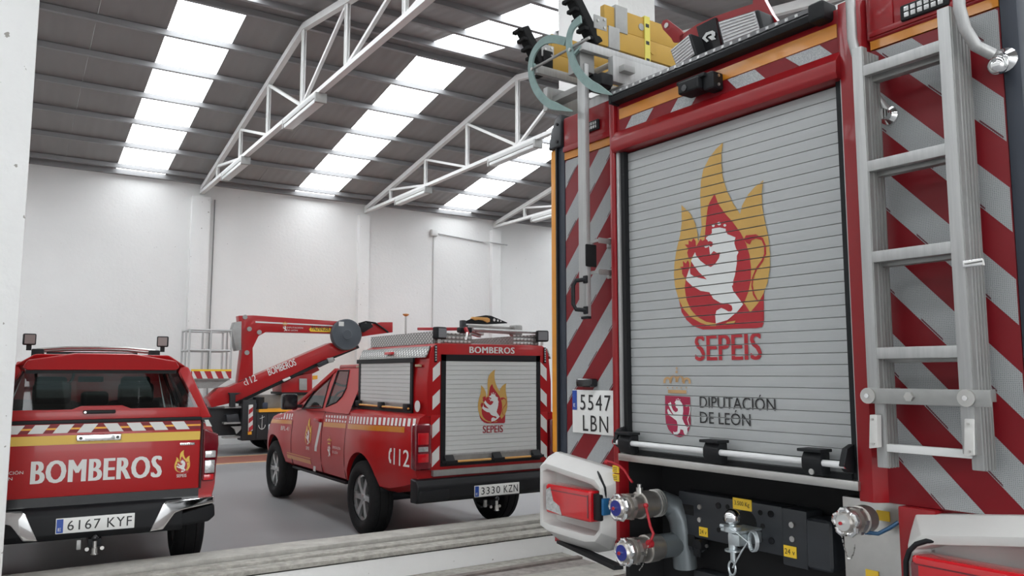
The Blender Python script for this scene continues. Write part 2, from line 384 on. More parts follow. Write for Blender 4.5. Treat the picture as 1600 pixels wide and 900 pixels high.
# trusses
def truss(x, ridge, lo, hi, lights):
    t = struct(empty('roof_truss', (x, 0, 0))); t['label'] = 'white steel lattice roof truss'
    bz = 6.00
    for dy in (-.03,): MB().box(-.05, .05, lo, hi, bz, bz + .07).build('bottom_chord', TRUSSM, t)
    for a, b in ((ridge, hi), (ridge, lo)):
        MB().bar((0, a, chord_z(a, ridge) - .06), (0, b, chord_z(b, ridge) - .06), .09, .11).build('top_chord', TRUSSM, t)
    vs = [ridge + 1.95 * k for k in range(-3, 4)]
    for k, y in enumerate(vs):
        if not lo + .3 < y < hi - .3: continue
        zt = chord_z(y, ridge) - .1
        for s in (-1, 1): MB().box(s * .018 - .006, s * .018 + .006, y - .035, y + .035, bz + .03, zt).box(s * .03 - .008, s * .03 + .008, y + .022, y + .035, bz + .03, zt).build('vertical_strut', TRUSSM, t)
        MB().box(-.01, .01, y - .07, y + .07, bz + .02, bz + .14).build('gusset', TRUSSM, t)
    for k in range(3):
        for s in (-1, 1):
            ya, yb = ridge + s * 1.95 * k, ridge + s * 1.95 * (k + 1)
            if k == 0: a, b = (0, ya, bz + .05), (0, yb, chord_z(yb, ridge) - .1); a, b = (0, ya + s * .05, chord_z(ya, ridge) - .15), (0, yb, bz + .06)
            else: a, b = (0, ya, bz + .06), (0, yb, chord_z(yb, ridge) - .12)
            if k == 0 and s == 1: a, b = (0, ridge + .02, bz + .06), (0, ridge + 1.95, chord_z(ridge + 1.95, ridge) - .12)
            if k == 0 and s == -1: a, b = (0, ridge - .02, bz + .06), (0, ridge - 1.9, chord_z(ridge - 1.95, ridge) - .12)
            if not (lo < a[1] < hi and lo < b[1] < hi): continue
            MB().bar(a, b, .05, .05).build('diagonal_strut', TRUSSM, t)
    return t
for i, x in enumerate(TX):
    xx = {4.03: 4.03, 8.2: 8.26, 12.37: 12.36}.get(round(x, 2), x)
    truss(xx, RIDGE, EAVE_A, YW - .02, True)
    truss(xx, RB, YB + .02, EAVE_A, True)
# fluorescent fittings below the truss bottom chords
FIXM = mat('grey lamp housing', (.50, .51, .50), .5); DIFF = mat('milky diffuser', (.62, .63, .62), .35)
fixl = {(4.03, 16.8): 'narrow grey fluorescent fitting at the wall end of the nearest full truss', (4.03, 12.45): 'long fluorescent fitting under the middle of the nearest full truss',
        (8.26, 17.1): 'pale fluorescent fitting at the wall end of the second truss', (8.26, 12.65): 'fluorescent fitting under the middle of the second truss, left of the fire engine',
        (12.36, 17.1): 'fluorescent fitting on the farthest truss, partly hidden by the fire engine'}
for (x, y), lab in fixl.items():
    e = tag(empty('fluorescent_light', (x, y, 5.83)), lab, 'light', 'fluorescent fittings on the trusses')
    MB().box(-.09, .09, -.82, .82, .09, .17).build('housing', FIXM, e, bevel=.015)
    MB().box(-.08, .08, -.80, .80, .02, .09).build('diffuser', DIFF, e, bevel=.02)
    for s in (-1, 1): MB().box(-.092, .092, s * .82 - .03, s * .82 + .03, .015, .172).build('end_cap', ALUD, e, bevel=.01)
    for s in (-.5, .5): MB().box(-.01, .01, s - .02, s + .02, .16, .178).build('bracket', ALUD, e)
# conduit and box on the back wall
GF = Frame((0, 0), 0)
jb = GF.at(678, 364, y=YW - .04); je = GF.at(775, 373, y=YW - .04)
e = tag(empty('junction_box', (jb.x, YW, jb.z)), 'small white junction box high on the back wall', 'electrical box')
MB().box(-.10, .10, -.10, 0, -.09, .09).build('box_body', mat('white box', (.66, .66, .65), .5), e, bevel=.01); MB().box(-.085, .085, -.112, -.098, -.075, .075).build('cover', mat('white box', 0), e, bevel=.006)
tag(MB().tube([(jb.x + .1, YW - .03, jb.z), (je.x - .42, YW - .03, jb.z - .12), (je.x - .30, YW - .19, jb.z - .13), (je.x + .3, YW - .19, jb.z - .16)], .017).build('cable', mat('grey cable', (.42, .42, .42), .5)), 'thin grey cable running right from the junction box along the wall', 'cable')
tag(MB().tube([(jb.x, YW - .02, jb.z - .09), (jb.x, YW - .02, .3)], .02).build('conduit', mat('white conduit', (.60, .60, .59), .5)), 'white conduit dropping from the junction box down the wall', 'conduit')
tag(MB().tube([(4.34, YW - .03, 5.9), (4.34, YW - .03, .2)], .014).build('cable', mat('dark cable', (.2, .2, .2), .5)), 'dark cable dropping beside the pilaster behind the aerial platform', 'cable')
# column line, kerb, channels
KH = .27; KF, KN = 6.86, 6.24
for x0, x1, nm in ((-1.35, .135, 'column'), (4.62, 5.08, 'column')):
    o = struct(MB().box(x0, x1, KN - .03 if x0 < 0 else 5.33, KF + .1 if x0 < 0 else KN + .01, 0, chord_z(EAVE_A) + .1).build(nm, WALL, bevel=.012))
    o['label'] = 'white painted concrete column at the left edge' if x0 < 0 else 'white painted concrete column behind the fire engine'
k = struct(empty('kerb_wall', (0, 0, 0))); k['label'] = 'low white kerb wall with bare concrete top below the parked pickups'
MB().box(.10, 9.0, KN, KF - .02, 0, KH - .08).build('wall_body', WALL, k)
MB().box(.10, 9.0, KN - .012, KN + .15, KH - .08, KH - .045).build('lower_coping', CONCD, k, bevel=.006)
MB().box(.10, 9.0, KN + .165, KN + .30, KH - .08, KH - .028).build('middle_coping', CONCD, k, bevel=.006)
MB().box(.10, 9.0, KN + .335, KF, KH - .08, KH).build('upper_coping', CONC, k, bevel=.008)
MB().box(.10, 9.0, KN + .0, KF - .02, KH - .09, KH - .068).build('joint', mat('dark joint', (.05, .048, .045), .9), k)
ch = struct(empty('trim_2', (0, 0, 0))); ch['label'] = 'rusty steel floor channel in front of the kerb wall'
MB().box(-1, 9, 5.93, 6.0, 0, .03).build('flange', RUST, ch); MB().box(-1, 9, 5.72, 5.925, 0, .012).build('web', mat('worn channel web', (.30, .27, .25), .7, noise=.4, nscale=12), ch)
struct(MB().box(-1, 9, 5.28, 5.70, 0, .02).build('floor_strip', CONC))['label'] = 'strip of bare concrete beside the floor channel'
struct(MB().box(-1, 9, 6.0, KN, 0, .012).build('floor_strip', CONCD))['label'] = 'dusty strip at the foot of the kerb wall'
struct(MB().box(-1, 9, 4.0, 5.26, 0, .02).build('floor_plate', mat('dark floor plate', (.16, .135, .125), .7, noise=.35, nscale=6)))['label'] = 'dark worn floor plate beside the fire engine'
# painted band on the floor in front of the aerial platform
bd = struct(empty('floor_marking', (0, 0, 0))); bd['label'] = 'brick red painted band with orange borders across the hall floor'
MB().box(X0, X1, 15.85, 17.0, 0, .003).build('band', mat('brick red floor paint', (.24, .085, .06), .6, noise=.2), bd)
for y in (15.72, 17.0): MB().box(X0, X1, y, y + .13, 0, .004).build('border', mat('orange floor paint', (.50, .30, .16), .6, noise=.2), bd)
# ------------------------------------------------------------------ emblem traced as flat print (photo pixels on the shutter -> unit coordinates)
def _e(l): return [(1040 + x / 4.5, 330 + y / 4.5) for x, y in l]
def _a(l): return [(1000 + x / 3.2154, 200 + y / 3.2154) for x, y in l]
def _k(l): return [(1030 + x / 7.2, 565 + y / 7.2) for x, y in l]
EM = [
 ('R', [_e([(95, 620), (100, 640), (115, 710), (150, 765), (200, 810), (265, 832), (640, 822), (680, 815), (693, 785), (693, 575), (600, 560), (300, 560)])]),
 ('Y', [_a([(210, 387), (255, 430), (280, 480), (291, 530), (293, 565), (300, 560), (312, 500), (308, 430), (305, 340), (308, 270), (320, 210), (350, 150), (385, 105), (420, 72), (412, 120), (411, 180), (418, 250), (440, 320), (470, 380), (505, 432), (515, 390), (545, 335), (580, 295), (622, 263), (614, 320), (616, 400)])
   + _e([(700, 70), (725, 180), (737, 300), (737, 400), (720, 500), (690, 580), (655, 645), (598, 712), (560, 650), (400, 700), (358, 790), (358, 808), (320, 808), (250, 785), (180, 745), (130, 690), (95, 620), (70, 530), (62, 450), (65, 370), (80, 270), (105, 170), (117, 80)])]),
 ('R', [_a([(378, 330), (395, 380), (430, 430)]) + _e([(470, 70), (530, 150), (570, 230), (595, 310), (605, 400), (603, 490), (585, 570), (553, 652), (500, 720), (440, 770), (358, 790), (290, 778), (230, 745), (180, 690), (150, 620), (138, 540), (145, 480), (178, 400), (183, 350), (212, 285), (218, 250), (250, 195), (262, 210), (278, 200), (290, 60), (297, 0)]) + _a([(345, 390), (360, 360)]),
   _e([(212, 285), (180, 340), (165, 330), (155, 290), (165, 265), (138, 235), (165, 235), (165, 205), (185, 215), (200, 190), (215, 210), (218, 250)]),
   _e([(145, 478), (120, 440), (118, 405), (105, 392), (128, 390), (125, 350), (145, 368), (160, 345), (170, 365), (172, 400)])]),
 ('W', [_e([(330, 125), (350, 120), (385, 115), (428, 125), (428, 140), (436, 155), (440, 162), (497, 185), (490, 205), (488, 225), (500, 265), (517, 290), (505, 315), (505, 370), (492, 450), (480, 490), (478, 520), (470, 525), (480, 560), (510, 600), (550, 655), (510, 705), (440, 765), (358, 790), (353, 735), (362, 700), (395, 680), (420, 690), (445, 705), (465, 705), (475, 690), (470, 665), (445, 652), (390, 645), (340, 615), (312, 570), (250, 560), (190, 525), (148, 485), (150, 470), (175, 395), (178, 440), (205, 460), (250, 472), (295, 480), (240, 430), (205, 385), (183, 350), (212, 288), (218, 310), (250, 350), (290, 380), (322, 393), (350, 375), (380, 330), (388, 290), (365, 293), (342, 280), (318, 308), (312, 265), (310, 245), (300, 205), (288, 195), (290, 185), (330, 155)]),
   _e(circ((340, 102), 10)), _e(circ((380, 88), 13)), _e(circ((421, 100), 10))]),
 ('R', [_e([(300, 215), (318, 210), (335, 218), (337, 240), (325, 252), (318, 250), (310, 235), (300, 235)]),
   _e([(570, 170), (640, 163), (690, 190), (710, 240), (712, 300), (690, 355), (650, 410), (625, 460), (617, 520), (630, 580), (658, 632), (652, 638), (620, 590), (608, 530), (612, 470), (640, 400), (680, 345), (698, 300), (697, 245), (680, 205), (640, 193), (610, 205), (598, 235), (575, 225), (555, 200)])]),
 ('Y', [_e([(415, 803), (440, 780), (498, 770), (490, 785), (450, 795)])]),
 ('W', [_e([(278, 250), (300, 235), (318, 240), (300, 255), (285, 258)])]),
]
def _stroke(pts, w):
    l, r = [], []
    for i, p in enumerate(pts):
        q = pts[min(i + 1, len(pts) - 1)]; o = pts[max(i - 1, 0)]; d = math.hypot(q[0] - o[0], q[1] - o[1]) or 1
        n = (-(q[1] - o[1]) / d * w / 2, (q[0] - o[0]) / d * w / 2); l.append((p[0] + n[0], p[1] + n[1])); r.append((p[0] - n[0], p[1] - n[1]))
    return l + r[::-1]
def _arc(cx, cy, rx, ry, a0, a1, n=9): return [(cx + rx * math.cos(math.radians(a0 + (a1 - a0) * i / n)), cy - ry * math.sin(math.radians(a0 + (a1 - a0) * i / n))) for i in range(n + 1)]
CR = [
 ('C', [_k([(70, 382), (352, 398), (355, 600), (358, 700), (335, 780), (290, 835), (235, 852), (170, 830), (110, 765), (80, 690), (72, 600)])]),
 ('W', [_k([(105, 465), (120, 470), (128, 452), (140, 465), (145, 510), (165, 550), (190, 570), (215, 555), (215, 530), (195, 515), (185, 490), (190, 470), (178, 460), (195, 435), (235, 435), (262, 470), (272, 500), (275, 560), (265, 640), (285, 690), (320, 740), (325, 790), (310, 825), (290, 820), (280, 795), (275, 770), (245, 760), (235, 800), (215, 815), (195, 830), (170, 822), (162, 785), (180, 795), (210, 785), (215, 720), (200, 665), (150, 625), (110, 600), (95, 550), (105, 530), (125, 560), (150, 590), (170, 600), (150, 570), (130, 530), (110, 490)]),
   _k(_stroke([(300, 500), (345, 490), (353, 530), (345, 590), (322, 650), (345, 720), (315, 750)], 9)), _k([(300, 485), (345, 488), (330, 505), (305, 508)]), _k(circ((218, 420), 7)), _k(circ((198, 425), 5)), _k(circ((238, 427), 5))]),
 ('G', [_k([(105, 316), (312, 322), (312, 360), (105, 354)]), _k(_stroke(_arc(98, 225, 34, 42, 205, -25), 24)), _k(_stroke(_arc(168, 215, 34, 55, 195, -15), 24)), _k(_stroke(_arc(240, 217, 34, 55, 195, -15), 24)), _k(_stroke(_arc(315, 230, 34, 42, 205, -25), 24)),
   _k(circ((202, 118), 14)), _k([(198, 60), (206, 60), (206, 100), (198, 100)]), _k([(189, 70), (215, 70), (215, 78), (189, 78)])] + [_k(circ((x, 293), 8, 8)) for x in (101, 155, 205, 254, 311)]),
]
CM = {'R': EMR, 'Y': EMY, 'W': EMW, 'C': EMC, 'G': EMG}
TFR = Frame((2.60, 3.17), math.pi / 2 - .0364)     # truck: x to the right along the tail, y forward, z up
SHY = .028                                        # plane of the roller shutter
def norm(layers, names):
    out = []
    for (c, ps) in layers: out.append((c, [[(lambda p: (p.x, p.z))(TFR.at(x, y, y=SHY)) for x, y in poly] for poly in ps]))
    return out
EMU, CRU = norm(EM, 0), norm(CR, 0)
def bounds(L):
    xs = [p[0] for c, ps in L for q in ps for p in q]; zs = [p[1] for c, ps in L for q in ps for p in q]; return min(xs), max(xs), min(zs), max(zs)
def put(L, name, parent, fn, h=None, grooves=None, mats=None):
    """fn maps (u, v, layer) with u, v relative to the lower middle of the emblem, in metres, to a 3-D point; h rescales"""
    x0, x1, z0, z1 = bounds(L); s = (h / (z1 - z0)) if h else 1; xm = (x0 + x1) / 2
    names = {'R': 'red', 'Y': 'yellow', 'W': 'white', 'C': 'crimson', 'G': 'gold'}
    root = None
    for i, (c, ps) in enumerate(L):
        for q in ps:
            o = flat(name if root is None else name + '_' + names[c] + '_piece', [[fn((p[0] - xm) * s, (p[1] - z0) * s, i) for p in q]], (mats or CM)[c], parent, grooves)
            if root is None: root = o
    return root

# ------------------------------------------------------------------ fire engine seen from behind
T = empty('fire_engine', TFR.o, TFR.rz)
tag(T, 'large red fire engine with grey roller shutter and chevron striped tail', 'fire engine')
def tq(px, py, y=0): return TFR.at(px, py, y=y)
UL, UR = -.44, 1.995; UC = (UL + UR) / 2
PY = .03        # plane of the striped side panels
SHUT = (.187, 1.372)
# body
b = MB(); b.box(UL + .02, UR - .02, .10, 5.7, 1.28, 3.05)
b.build('body', REDT, T, bevel=.03)
MB().box(SHUT[0] - .1, SHUT[1] + .1, .06, .12, 1.28, 2.98).build('tail_bulkhead', REDT, T)
# roller shutter: slats from 1.37 to 2.80
SZ0, SP = 1.4115 - .0446, .0446
NS = 32
sm = MB().add([(0, .0, 0), (0, -.010, .0014), (0, -.0106, SP * .5), (0, -.010, SP - .0014), (0, .0, SP)] + [(SHUT[1] - SHUT[0], .0, 0), (SHUT[1] - SHUT[0], -.010, .0014), (SHUT[1] - SHUT[0], -.0106, SP * .5), (SHUT[1] - SHUT[0], -.010, SP - .0014), (SHUT[1] - SHUT[0], 0, SP)],
     [(0, 1, 6, 5), (1, 2, 7, 6), (2, 3, 8, 7), (3, 4, 9, 8)]).mesh('slat'); sm.materials.append(SLAT)
sh = MB().box(SHUT[0] - .005, SHUT[1] + .005, SHY + .012, SHY + .03, 1.30, 2.82).build('roller_shutter', BLK, T)
for i in range(NS): inst('slat', sm, sh, (SHUT[0], SHY + .011, SZ0 + i * SP))
MB().box(SHUT[0], SHUT[1], SHY - .006, SHY + .012, 1.325, SZ0 - .002).build('bottom_slat', SLAT, sh, bevel=.004)
GRO = [SZ0 + i * SP for i in range(NS)]
x0, x1, z0, z1 = bounds(EMU)
put(EMU, 'flame_emblem', sh, lambda u, v, i: ((x0 + x1) / 2 + u, SHY - .0025 - .0006 * i, z0 + v), grooves=GRO)
a0, a1, c0, c1 = bounds(CRU)
put(CRU, 'crest_emblem', sh, lambda u, v, i: ((a0 + a1) / 2 + u, SHY - .0025 - .0006 * i, c0 + v), grooves=GRO)
def ttext(name, s, m, parent, pl, pr, h, y, bold=0, space=1, cut=False, **k):
    a, b = tq(*pl, y), tq(*pr, y); o = text(name, s, m, parent, (a.x, y, a.z), (1, 0, 0), (0, 0, 1), b.x - a.x, h, bold, space=space, **k)
    if cut: cut_text(o, GRO)
    return o
zt = lambda p: tq(*p, SHY).z
ttext('lettering', 'SEPEIS', EMR, sh, (1087, 564), (1190, 563), zt((1140, 522)) - zt((1140, 563)), SHY - .003, .03, 1.0, True)
hh = zt((1150, 622)) - zt((1150, 641))
ttext('lettering', 'DIPUTACIÓN', INK, sh, (1093.5, 637), (1212, 641), hh * 1.25, SHY - .003, .004, 1, True)
ttext('lettering', 'DE LEÓN', INK, sh, (1094, 661), (1173, 664.5), hh * 1.25, SHY - .003, .004, 1, True)
# shutter guides
for x, s in ((SHUT[0], -1), (SHUT[1], 1)):
    MB().box(x - .004, x + .022, -.0, SHY + .02, 1.30, 2.80).build('seal', BLK, T)if s > 0 else MB().box(x - .022, x + .004, -.0, SHY + .02, 1.30, 2.80).build('seal', BLK, T)
    g0 = x + s * .022
    MB().box(min(g0, g0 + s * .018), max(g0, g0 + s * .018), -.012, .05, 1.30, 2.80).build('guide_rail', ALU, T, bevel=.003)
    MB().box(min(g0 + s * .018, g0 + s * .026), max(g0 + s * .018, g0 + s * .026), -.006, .05, 1.30, 2.80).build('seal', BLK, T)
# posts beside the shutter
MB().prism([(.095, .05, .86), (.095, -.01, .86), (.138, -.015, .86), (.142, .05, .86)], (0, 0, 2.24)).build('tail_post', TRED, T, bevel=.008)
MB().prism([(1.398, .06, 1.235), (1.398, -.015, 1.235), (1.452, -.015, 1.235), (1.505, .06, 1.235)], (0, 0, 1.86)).build('tail_post', TRED, T, bevel=.006)
# hood over the shutter and upper band
MB().prism([(.14, .06, 2.80), (.14, -.035, 2.80), (.14, -.045, 2.822), (.14, -.04, 2.87), (.14, -.02, 2.895), (.14, -.012, 2.91), (.14, .06, 2.91)], (1.26, 0, 0)).build('shutter_hood', TRED, T, bevel=.006)
ub = MB().box(.142, 1.40, .0, .08, 2.905, 3.085).build('upper_band', REDT, T, bevel=.004)
def tflat(name, pxs, y, m, parent): return flat(name, [[tq(px, py, y) for px, py in pxs]], m, parent)
def rect(u0, u1, za, zb, y): return [(u0, y, za), (u1, y, za), (u1, y, zb), (u0, y, zb)]
flat('red_tape', [rect(.165, 1.385, 2.908, 2.97, -.0012)], REDTAPE, ub)
MB().box(.165, 1.385, -.004, 0, 2.972, 3.026).build('orange_tape', ORANGE, ub)
for q in ([(.204, 2.908), (.349, 2.908), (.407, 2.968), (.256, 2.968)], [(.511, 2.908), (.642, 2.908), (.70, 2.968), (.565, 2.968)], [(.908, 2.908), (1.057, 2.908), (1.001, 2.968), (.855, 2.968)], [(1.222, 2.908), (1.367, 2.908), (1.309, 2.968), (1.153, 2.968)]):
    flat('grey_tape', [[(u, -.003, z) for u, z in q]], HONEY, ub)
# clear marker bar along the top edge with dark base
lb = MB().prism([(.15, .03, 3.05), (.15, -.055, 3.05), (.15, -.062, 3.075), (.15, -.03, 3.11), (.15, .03, 3.11)], (1.20, 0, 0)).build('light_bar', BLK, T, bevel=.005)
MB().bar((.16, -.040, 3.098), (1.30, -.040, 3.098), .03, .018).build('lens', mat('smoked clear lens', (.16, .16, .165), .12, coat=.6), lb)
ledm = MB().box(-.006, .006, -.004, .004, -.006, .006).mesh('diode'); ledm.materials.append(mat('clear diode', (.6, .6, .6), .2, metal=.4))
for i in range(24): inst('diode', ledm, lb, (.19 + i * .046, -.0555, 3.096), (0, 0, 0))
MB().box(1.30, 1.372, -.066, .03, 3.042, 3.118).build('end_cap', BLK, lb, bevel=.018, seg=3)
MB().box(.148, .165, -.062, .03, 3.044, 3.114).build('end_cap', BLK, lb, bevel=.006)
# reversing camera
rc = MB().box(.635, .80, -.09, -.01, 2.985, 3.005).build('reversing_camera', BLK, T, bevel=.008)
MB().box(.655, .775, -.105, -.012, 2.935, 2.992).build('housing', BLK, rc, bevel=.014, seg=3)
MB().box(.775, .835, -.075, 0, 2.925, 3.005).build('bracket', BLK, rc, bevel=.015, seg=3)
for z in (2.945, 2.985): MB().cyl((.836, -.04, z), (.842, -.04, z), .007).build('bolt', STEEL, rc)
MB().cyl((.70, -.104, 2.955), (.70, -.110, 2.955), .015).build('lens', BLKG, rc)
# ---- striped side panels
def clip(poly, f):
    out = []
    for i, p in enumerate(poly):
        q = poly[(i + 1) % len(poly)]; a, c = f(p), f(q)
        if a >= 0: out.append(p)
        if a * c < 0: t = a / (a - c); out.append((p[0] + (q[0] - p[0]) * t, p[1] + (q[1] - p[1]) * t))
    return out
def panel(name, u0, u1, za, zb, slope, zref, uref):
    p = MB().box(u0, u1, PY, PY + .07, za, zb).build(name, REDTAPE, T, bevel=.004)
    for k in range(-9, 9):
        base = [(u0 + .004, za + .004), (u1 - .004, za + .004), (u1 - .004, zb - .004), (u0 + .004, zb - .004)]
        lo = lambda q, k=k: q[1] - (zref + k * .296 + slope * (q[0] - uref)); hi = lambda q, k=k: (zref + k * .296 + .145 + slope * (q[0] - uref)) - q[1]
        g = clip(clip(base, lo), hi)
        if len(g) > 2 and max(q[0] for q in g) - min(q[0] for q in g) > .1:
            flat('grey_stripe', [[(u, PY - .0012, z) for u, z in g]], HONEY, p)
            edge = clip(clip(base, lambda q, k=k: q[1] - (zref + k * .296 + .006 + slope * (q[0] - uref))), lambda q, k=k: (zref + k * .296 + .010 + slope * (q[0] - uref)) - q[1])
            # small maker's print along the lower edge as short dashes
            us = [q[0] for q in edge] if edge else []
            if us:
                a, c = min(us), max(us); n = int((c - a) / .16) + 1
                for j in range(n):
                    x = a + .02 + j * .16; xe = min(x + .07, c)
                    if xe - x > .02: flat('tape_print', [[(x, PY - .0024, zref + k * .296 + .004 + slope * (x - uref)), (xe, PY - .0024, zref + k * .296 + .004 + slope * (xe - uref)), (xe, PY - .0024, zref + k * .296 + .011 + slope * (xe - uref)), (x, PY - .0024, zref + k * .296 + .011 + slope * (x - uref))]], mat('dark print', (.10, .02, .03), .6), p)
    return p
q = tq(883, 550.7, PY); q2 = tq(957, 434, PY)
ORL = tq(956, 234, PY).z
lp = panel('striped_panel', -.315, .105, 1.20, 2.87, 1.09, q.z, q.x)
MB().box(-.315, .105, PY - .004, PY + .01, 2.872, 2.915).build('orange_tape', ORANGE, lp)
q = tq(1378, 322, PY)
rp = panel('striped_panel', 1.45, 1.945, 1.236, 2.885, -1.06, q.z, q.x)
MB().box(1.50, 1.945, PY - .004, PY + .01, 2.887, 2.93).build('orange_tape', ORANGE, rp)
# upper red lamp caps with LED flashers
def cap(u0, u1, mirror):
    s = -1 if mirror else 1
    c = MB().prism([(u0, PY + .08, 2.92), (u0, PY - .012, 2.92), (u1, PY - .012, 2.92), (u1, PY + .08, 2.92)], (0, 0, .19)).build('lamp_cap', TRED, T, bevel=.012, seg=3)
    return c
lc = cap(-.315, .09, 0); MB().box(-.315, .09, PY - .018, PY, 2.912, 2.945).build('moulding', TRED, lc, bevel=.008)
rcap = cap(1.49, 1.96, 1); MB().box(1.50, 1.96, PY - .02, PY, 2.93, 2.955).build('moulding', TRED, rcap, bevel=.008)
MB().box(1.60, 1.95, PY - .02, PY, 3.085, 3.11).build('moulding', TRED, rcap, bevel=.008); MB().box(1.505, 1.60, PY - .02, PY, 2.945, 3.11).build('moulding', TRED, rcap, bevel=.012)
def flasher(px, py, w, h, parent):
    c = tq(px, py, PY - .014); f = MB().box(c.x - w / 2, c.x + w / 2, PY - .03, PY - .012, c.z - h / 2, c.z + h / 2).build('flasher', BLK, parent, bevel=.01, seg=3)
    n = 6
    for i in range(n):
        for j in range(2): MB().box(c.x - w * .42 + i * w * .84 / n + .003, c.x - w * .42 + (i + 1) * w * .84 / n - .003, PY - .033, PY - .029, c.z - h * .36 + j * h * .36 + .002, c.z - h * .36 + (j + 1) * h * .36 - .002).build('reflector_cell', LENSC, f, bevel=.003)
flasher(926, 198, .12, .055, lc); flasher(1446, 10, .17, .06, rcap)
# left and right corner: dark strip, orange marker strip, moulded corner cap
MB().box(-.372, -.315, PY - .005, .12, 1.22, 2.96).build('corner_strip', BLUEBLK, T, bevel=.012)
MB().box(1.945, 2.0, PY - .005, .12, 1.2, 3.1).build('corner_strip', BLUEBLK, T, bevel=.012)
om = MB().box(-.435, -.375, .02, .10, 1.26, 2.95).build('marker_rail', mat('orange rail', (.64, .25, .008), .3, coat=.3), T, bevel=.012, seg=3)
MB().box(-.380, -.370, .012, .06, 1.26, 2.95).build('edge_strip', mat('black edge', (.01, .01, .012), .4), om)
MB().prism([(-.435, .0, 2.95), (-.325, .0, 2.95), (-.315, .0, 3.10), (-.35, .02, 3.15), (-.40, .03, 3.14), (-.43, .02, 3.06)], (0, .16, 0)).build('corner_cap', DKGREY, T, bevel=.015, seg=3)
for z in (2.98, 3.08): MB().cyl((-.345, -.006, z), (-.345, .004, z), .008).build('bolt', BLKG, T)
# number plate
pa, pb = tq(895.2, 675.3, PY - .01), tq(962, 610.5, PY - .01)
PLx0, PLx1, PLz0, PLz1 = pa.x, pb.x, pa.z - .0, pb.z
np_ = MB().box(PLx0, PLx1, PY - .012, PY - .006, PLz0, PLz1).build('number_plate', PLATEW, T, bevel=.002)
pw, ph = PLx1 - PLx0, PLz1 - PLz0
def pf(a, b, y): return (PLx0 + a * pw, y, PLz0 + b * ph)
flat('euro_band', [[pf(.005, .53, PY - .0135), pf(.115, .53, PY - .0135), pf(.115, .985, PY - .0135), pf(.005, .985, PY - .0135)]], EUBLUE, np_)
for s, a0_, a1_, b0 in (('5547', .2, .90, .535), ('LBN', .26, .84, .06)):
    text('characters', s, INK, np_, pf(a0_, b0, PY - .014), (1, 0, 0), (0, 0, 1), (a1_ - a0_) * pw, .36 * ph, .002, space=1.2)
text('characters', 'E', EMW, np_, pf(.04, .60, PY - .0145), (1, 0, 0), (0, 0, 1), .04 * pw, .08 * ph, .005)
plm = MB(); c = tq(923, 598, PY); plm.box(c.x - .065, c.x + .06, PY - .05, PY, c.z - .022, c.z + .022); plm.build('plate_lamp', BLKG, T, bevel=.014, seg=3)
# sill, tow bar handle across the shutter foot with brackets
MB().box(.15, 1.405, -.03, .06, 1.272, 1.306).build('sill', STEEL, T, bevel=.004)
MB().box(.19, 1.37, -.012, .03, 1.306, 1.326).build('seal', BLK, T)
hb = MB().cyl((.155, -.055, 1.362), (1.375, -.055, 1.362), .0125, 14).build('shutter_bar', mat('white bar', (.66, .66, .66), .35), T, smooth=True)
MB().cyl((1.3755, -.055, 1.362), (1.378, -.055, 1.362), .0128, 14).build('end_plug', EMR, hb); MB().cyl((.148, -.055, 1.362), (.1545, -.055, 1.362), .0128, 14).build('end_plug', EMR, hb)
for u in (.235, .765, 1.245):
    k = MB().prism([(u - .04, -.01, 1.315), (u - .04, -.06, 1.315), (u - .04, -.075, 1.345), (u - .04, -.075, 1.375), (u - .04, -.06, 1.40), (u - .04, -.01, 1.40)], (.08, 0, 0)).build('bar_bracket', BLK, T, bevel=.006)
    MB().box(u - .05, u + .05, -.085, -.01, 1.40, 1.412).build('flap', BLK, k, bevel=.003)
    if u > 1: MB().cyl((u + .0, -.062, 1.328), (u + .0, -.072, 1.328), .011).build('bolt', STEEL, k)
for u in (.165, 1.368):
    MB().prism([(u - .012, .0, 1.33), (u - .012, -.04, 1.335), (u - .012, -.07, 1.36), (u - .012, -.045, 1.42), (u - .012, .0, 1.435)], (.024, 0, 0)).build('bar_bracket', BLK, T, bevel=.004)
for z, t_ in ((1.225, 0), (1.185, 0)):
    st = MB().box(.096, .138, -.018, -.012, z - .017, z + .017).build('sticker', STICK, T)
    for j in range(3): flat('sticker_print', [rect(.103, .13, z - .010 + j * .008, z - .0075 + j * .008, -.0195)], INK, st)
# ---- access ladder
LY = -.115
al = MB()
lad = empty('access_ladder', (0, 0, 0), 0, T)
def rail(u0, u1, za, zb, y0=LY, dep=.05, nm='rail'):
    m = MB(); m.box(u0, u1, y0, y0 + dep, za, zb); r = m.build(nm, ALU, lad, bevel=.004)
    for j in range(4): MB().box(u1 - .002, u1 + .004, y0 + .004 + j * dep / 4, y0 + j * dep / 4 + .010, za, zb - .004).build('rib', ALUD, r)
    return r
rail(1.508, 1.548, 1.630, 2.855, LY, .022); rail(1.515, 1.552, 1.37, 2.84, LY + .028, .075)
rail(1.815, 1.856, 1.44, 2.885, LY, .026); rail(1.826, 1.862, 1.39, 2.87, LY + .03, .085)
RZ = [(2.760,), (2.412,), (2.09,), (1.757,)]
for (z,) in RZ:
    MB().box(1.54, 1.82, LY + .002, LY + .028, z - .018, z + .022).build('rung', ALU, lad, bevel=.005)
    MB().box(1.54, 1.82, LY + .05, LY + .085, z - .03, z + .0).build('rung', ALUD, lad, bevel=.005)
MB().box(1.545, 1.84, LY + .03, LY + .055, 1.425, 1.452).build('rung', mat('white rung', (.66, .66, .65), .4), lad, bevel=.004)
fb = MB().box(1.50, 1.91, LY - .004, LY + .002, 1.588, 1.640).build('fold_bracket', ALUD, lad, bevel=.002)
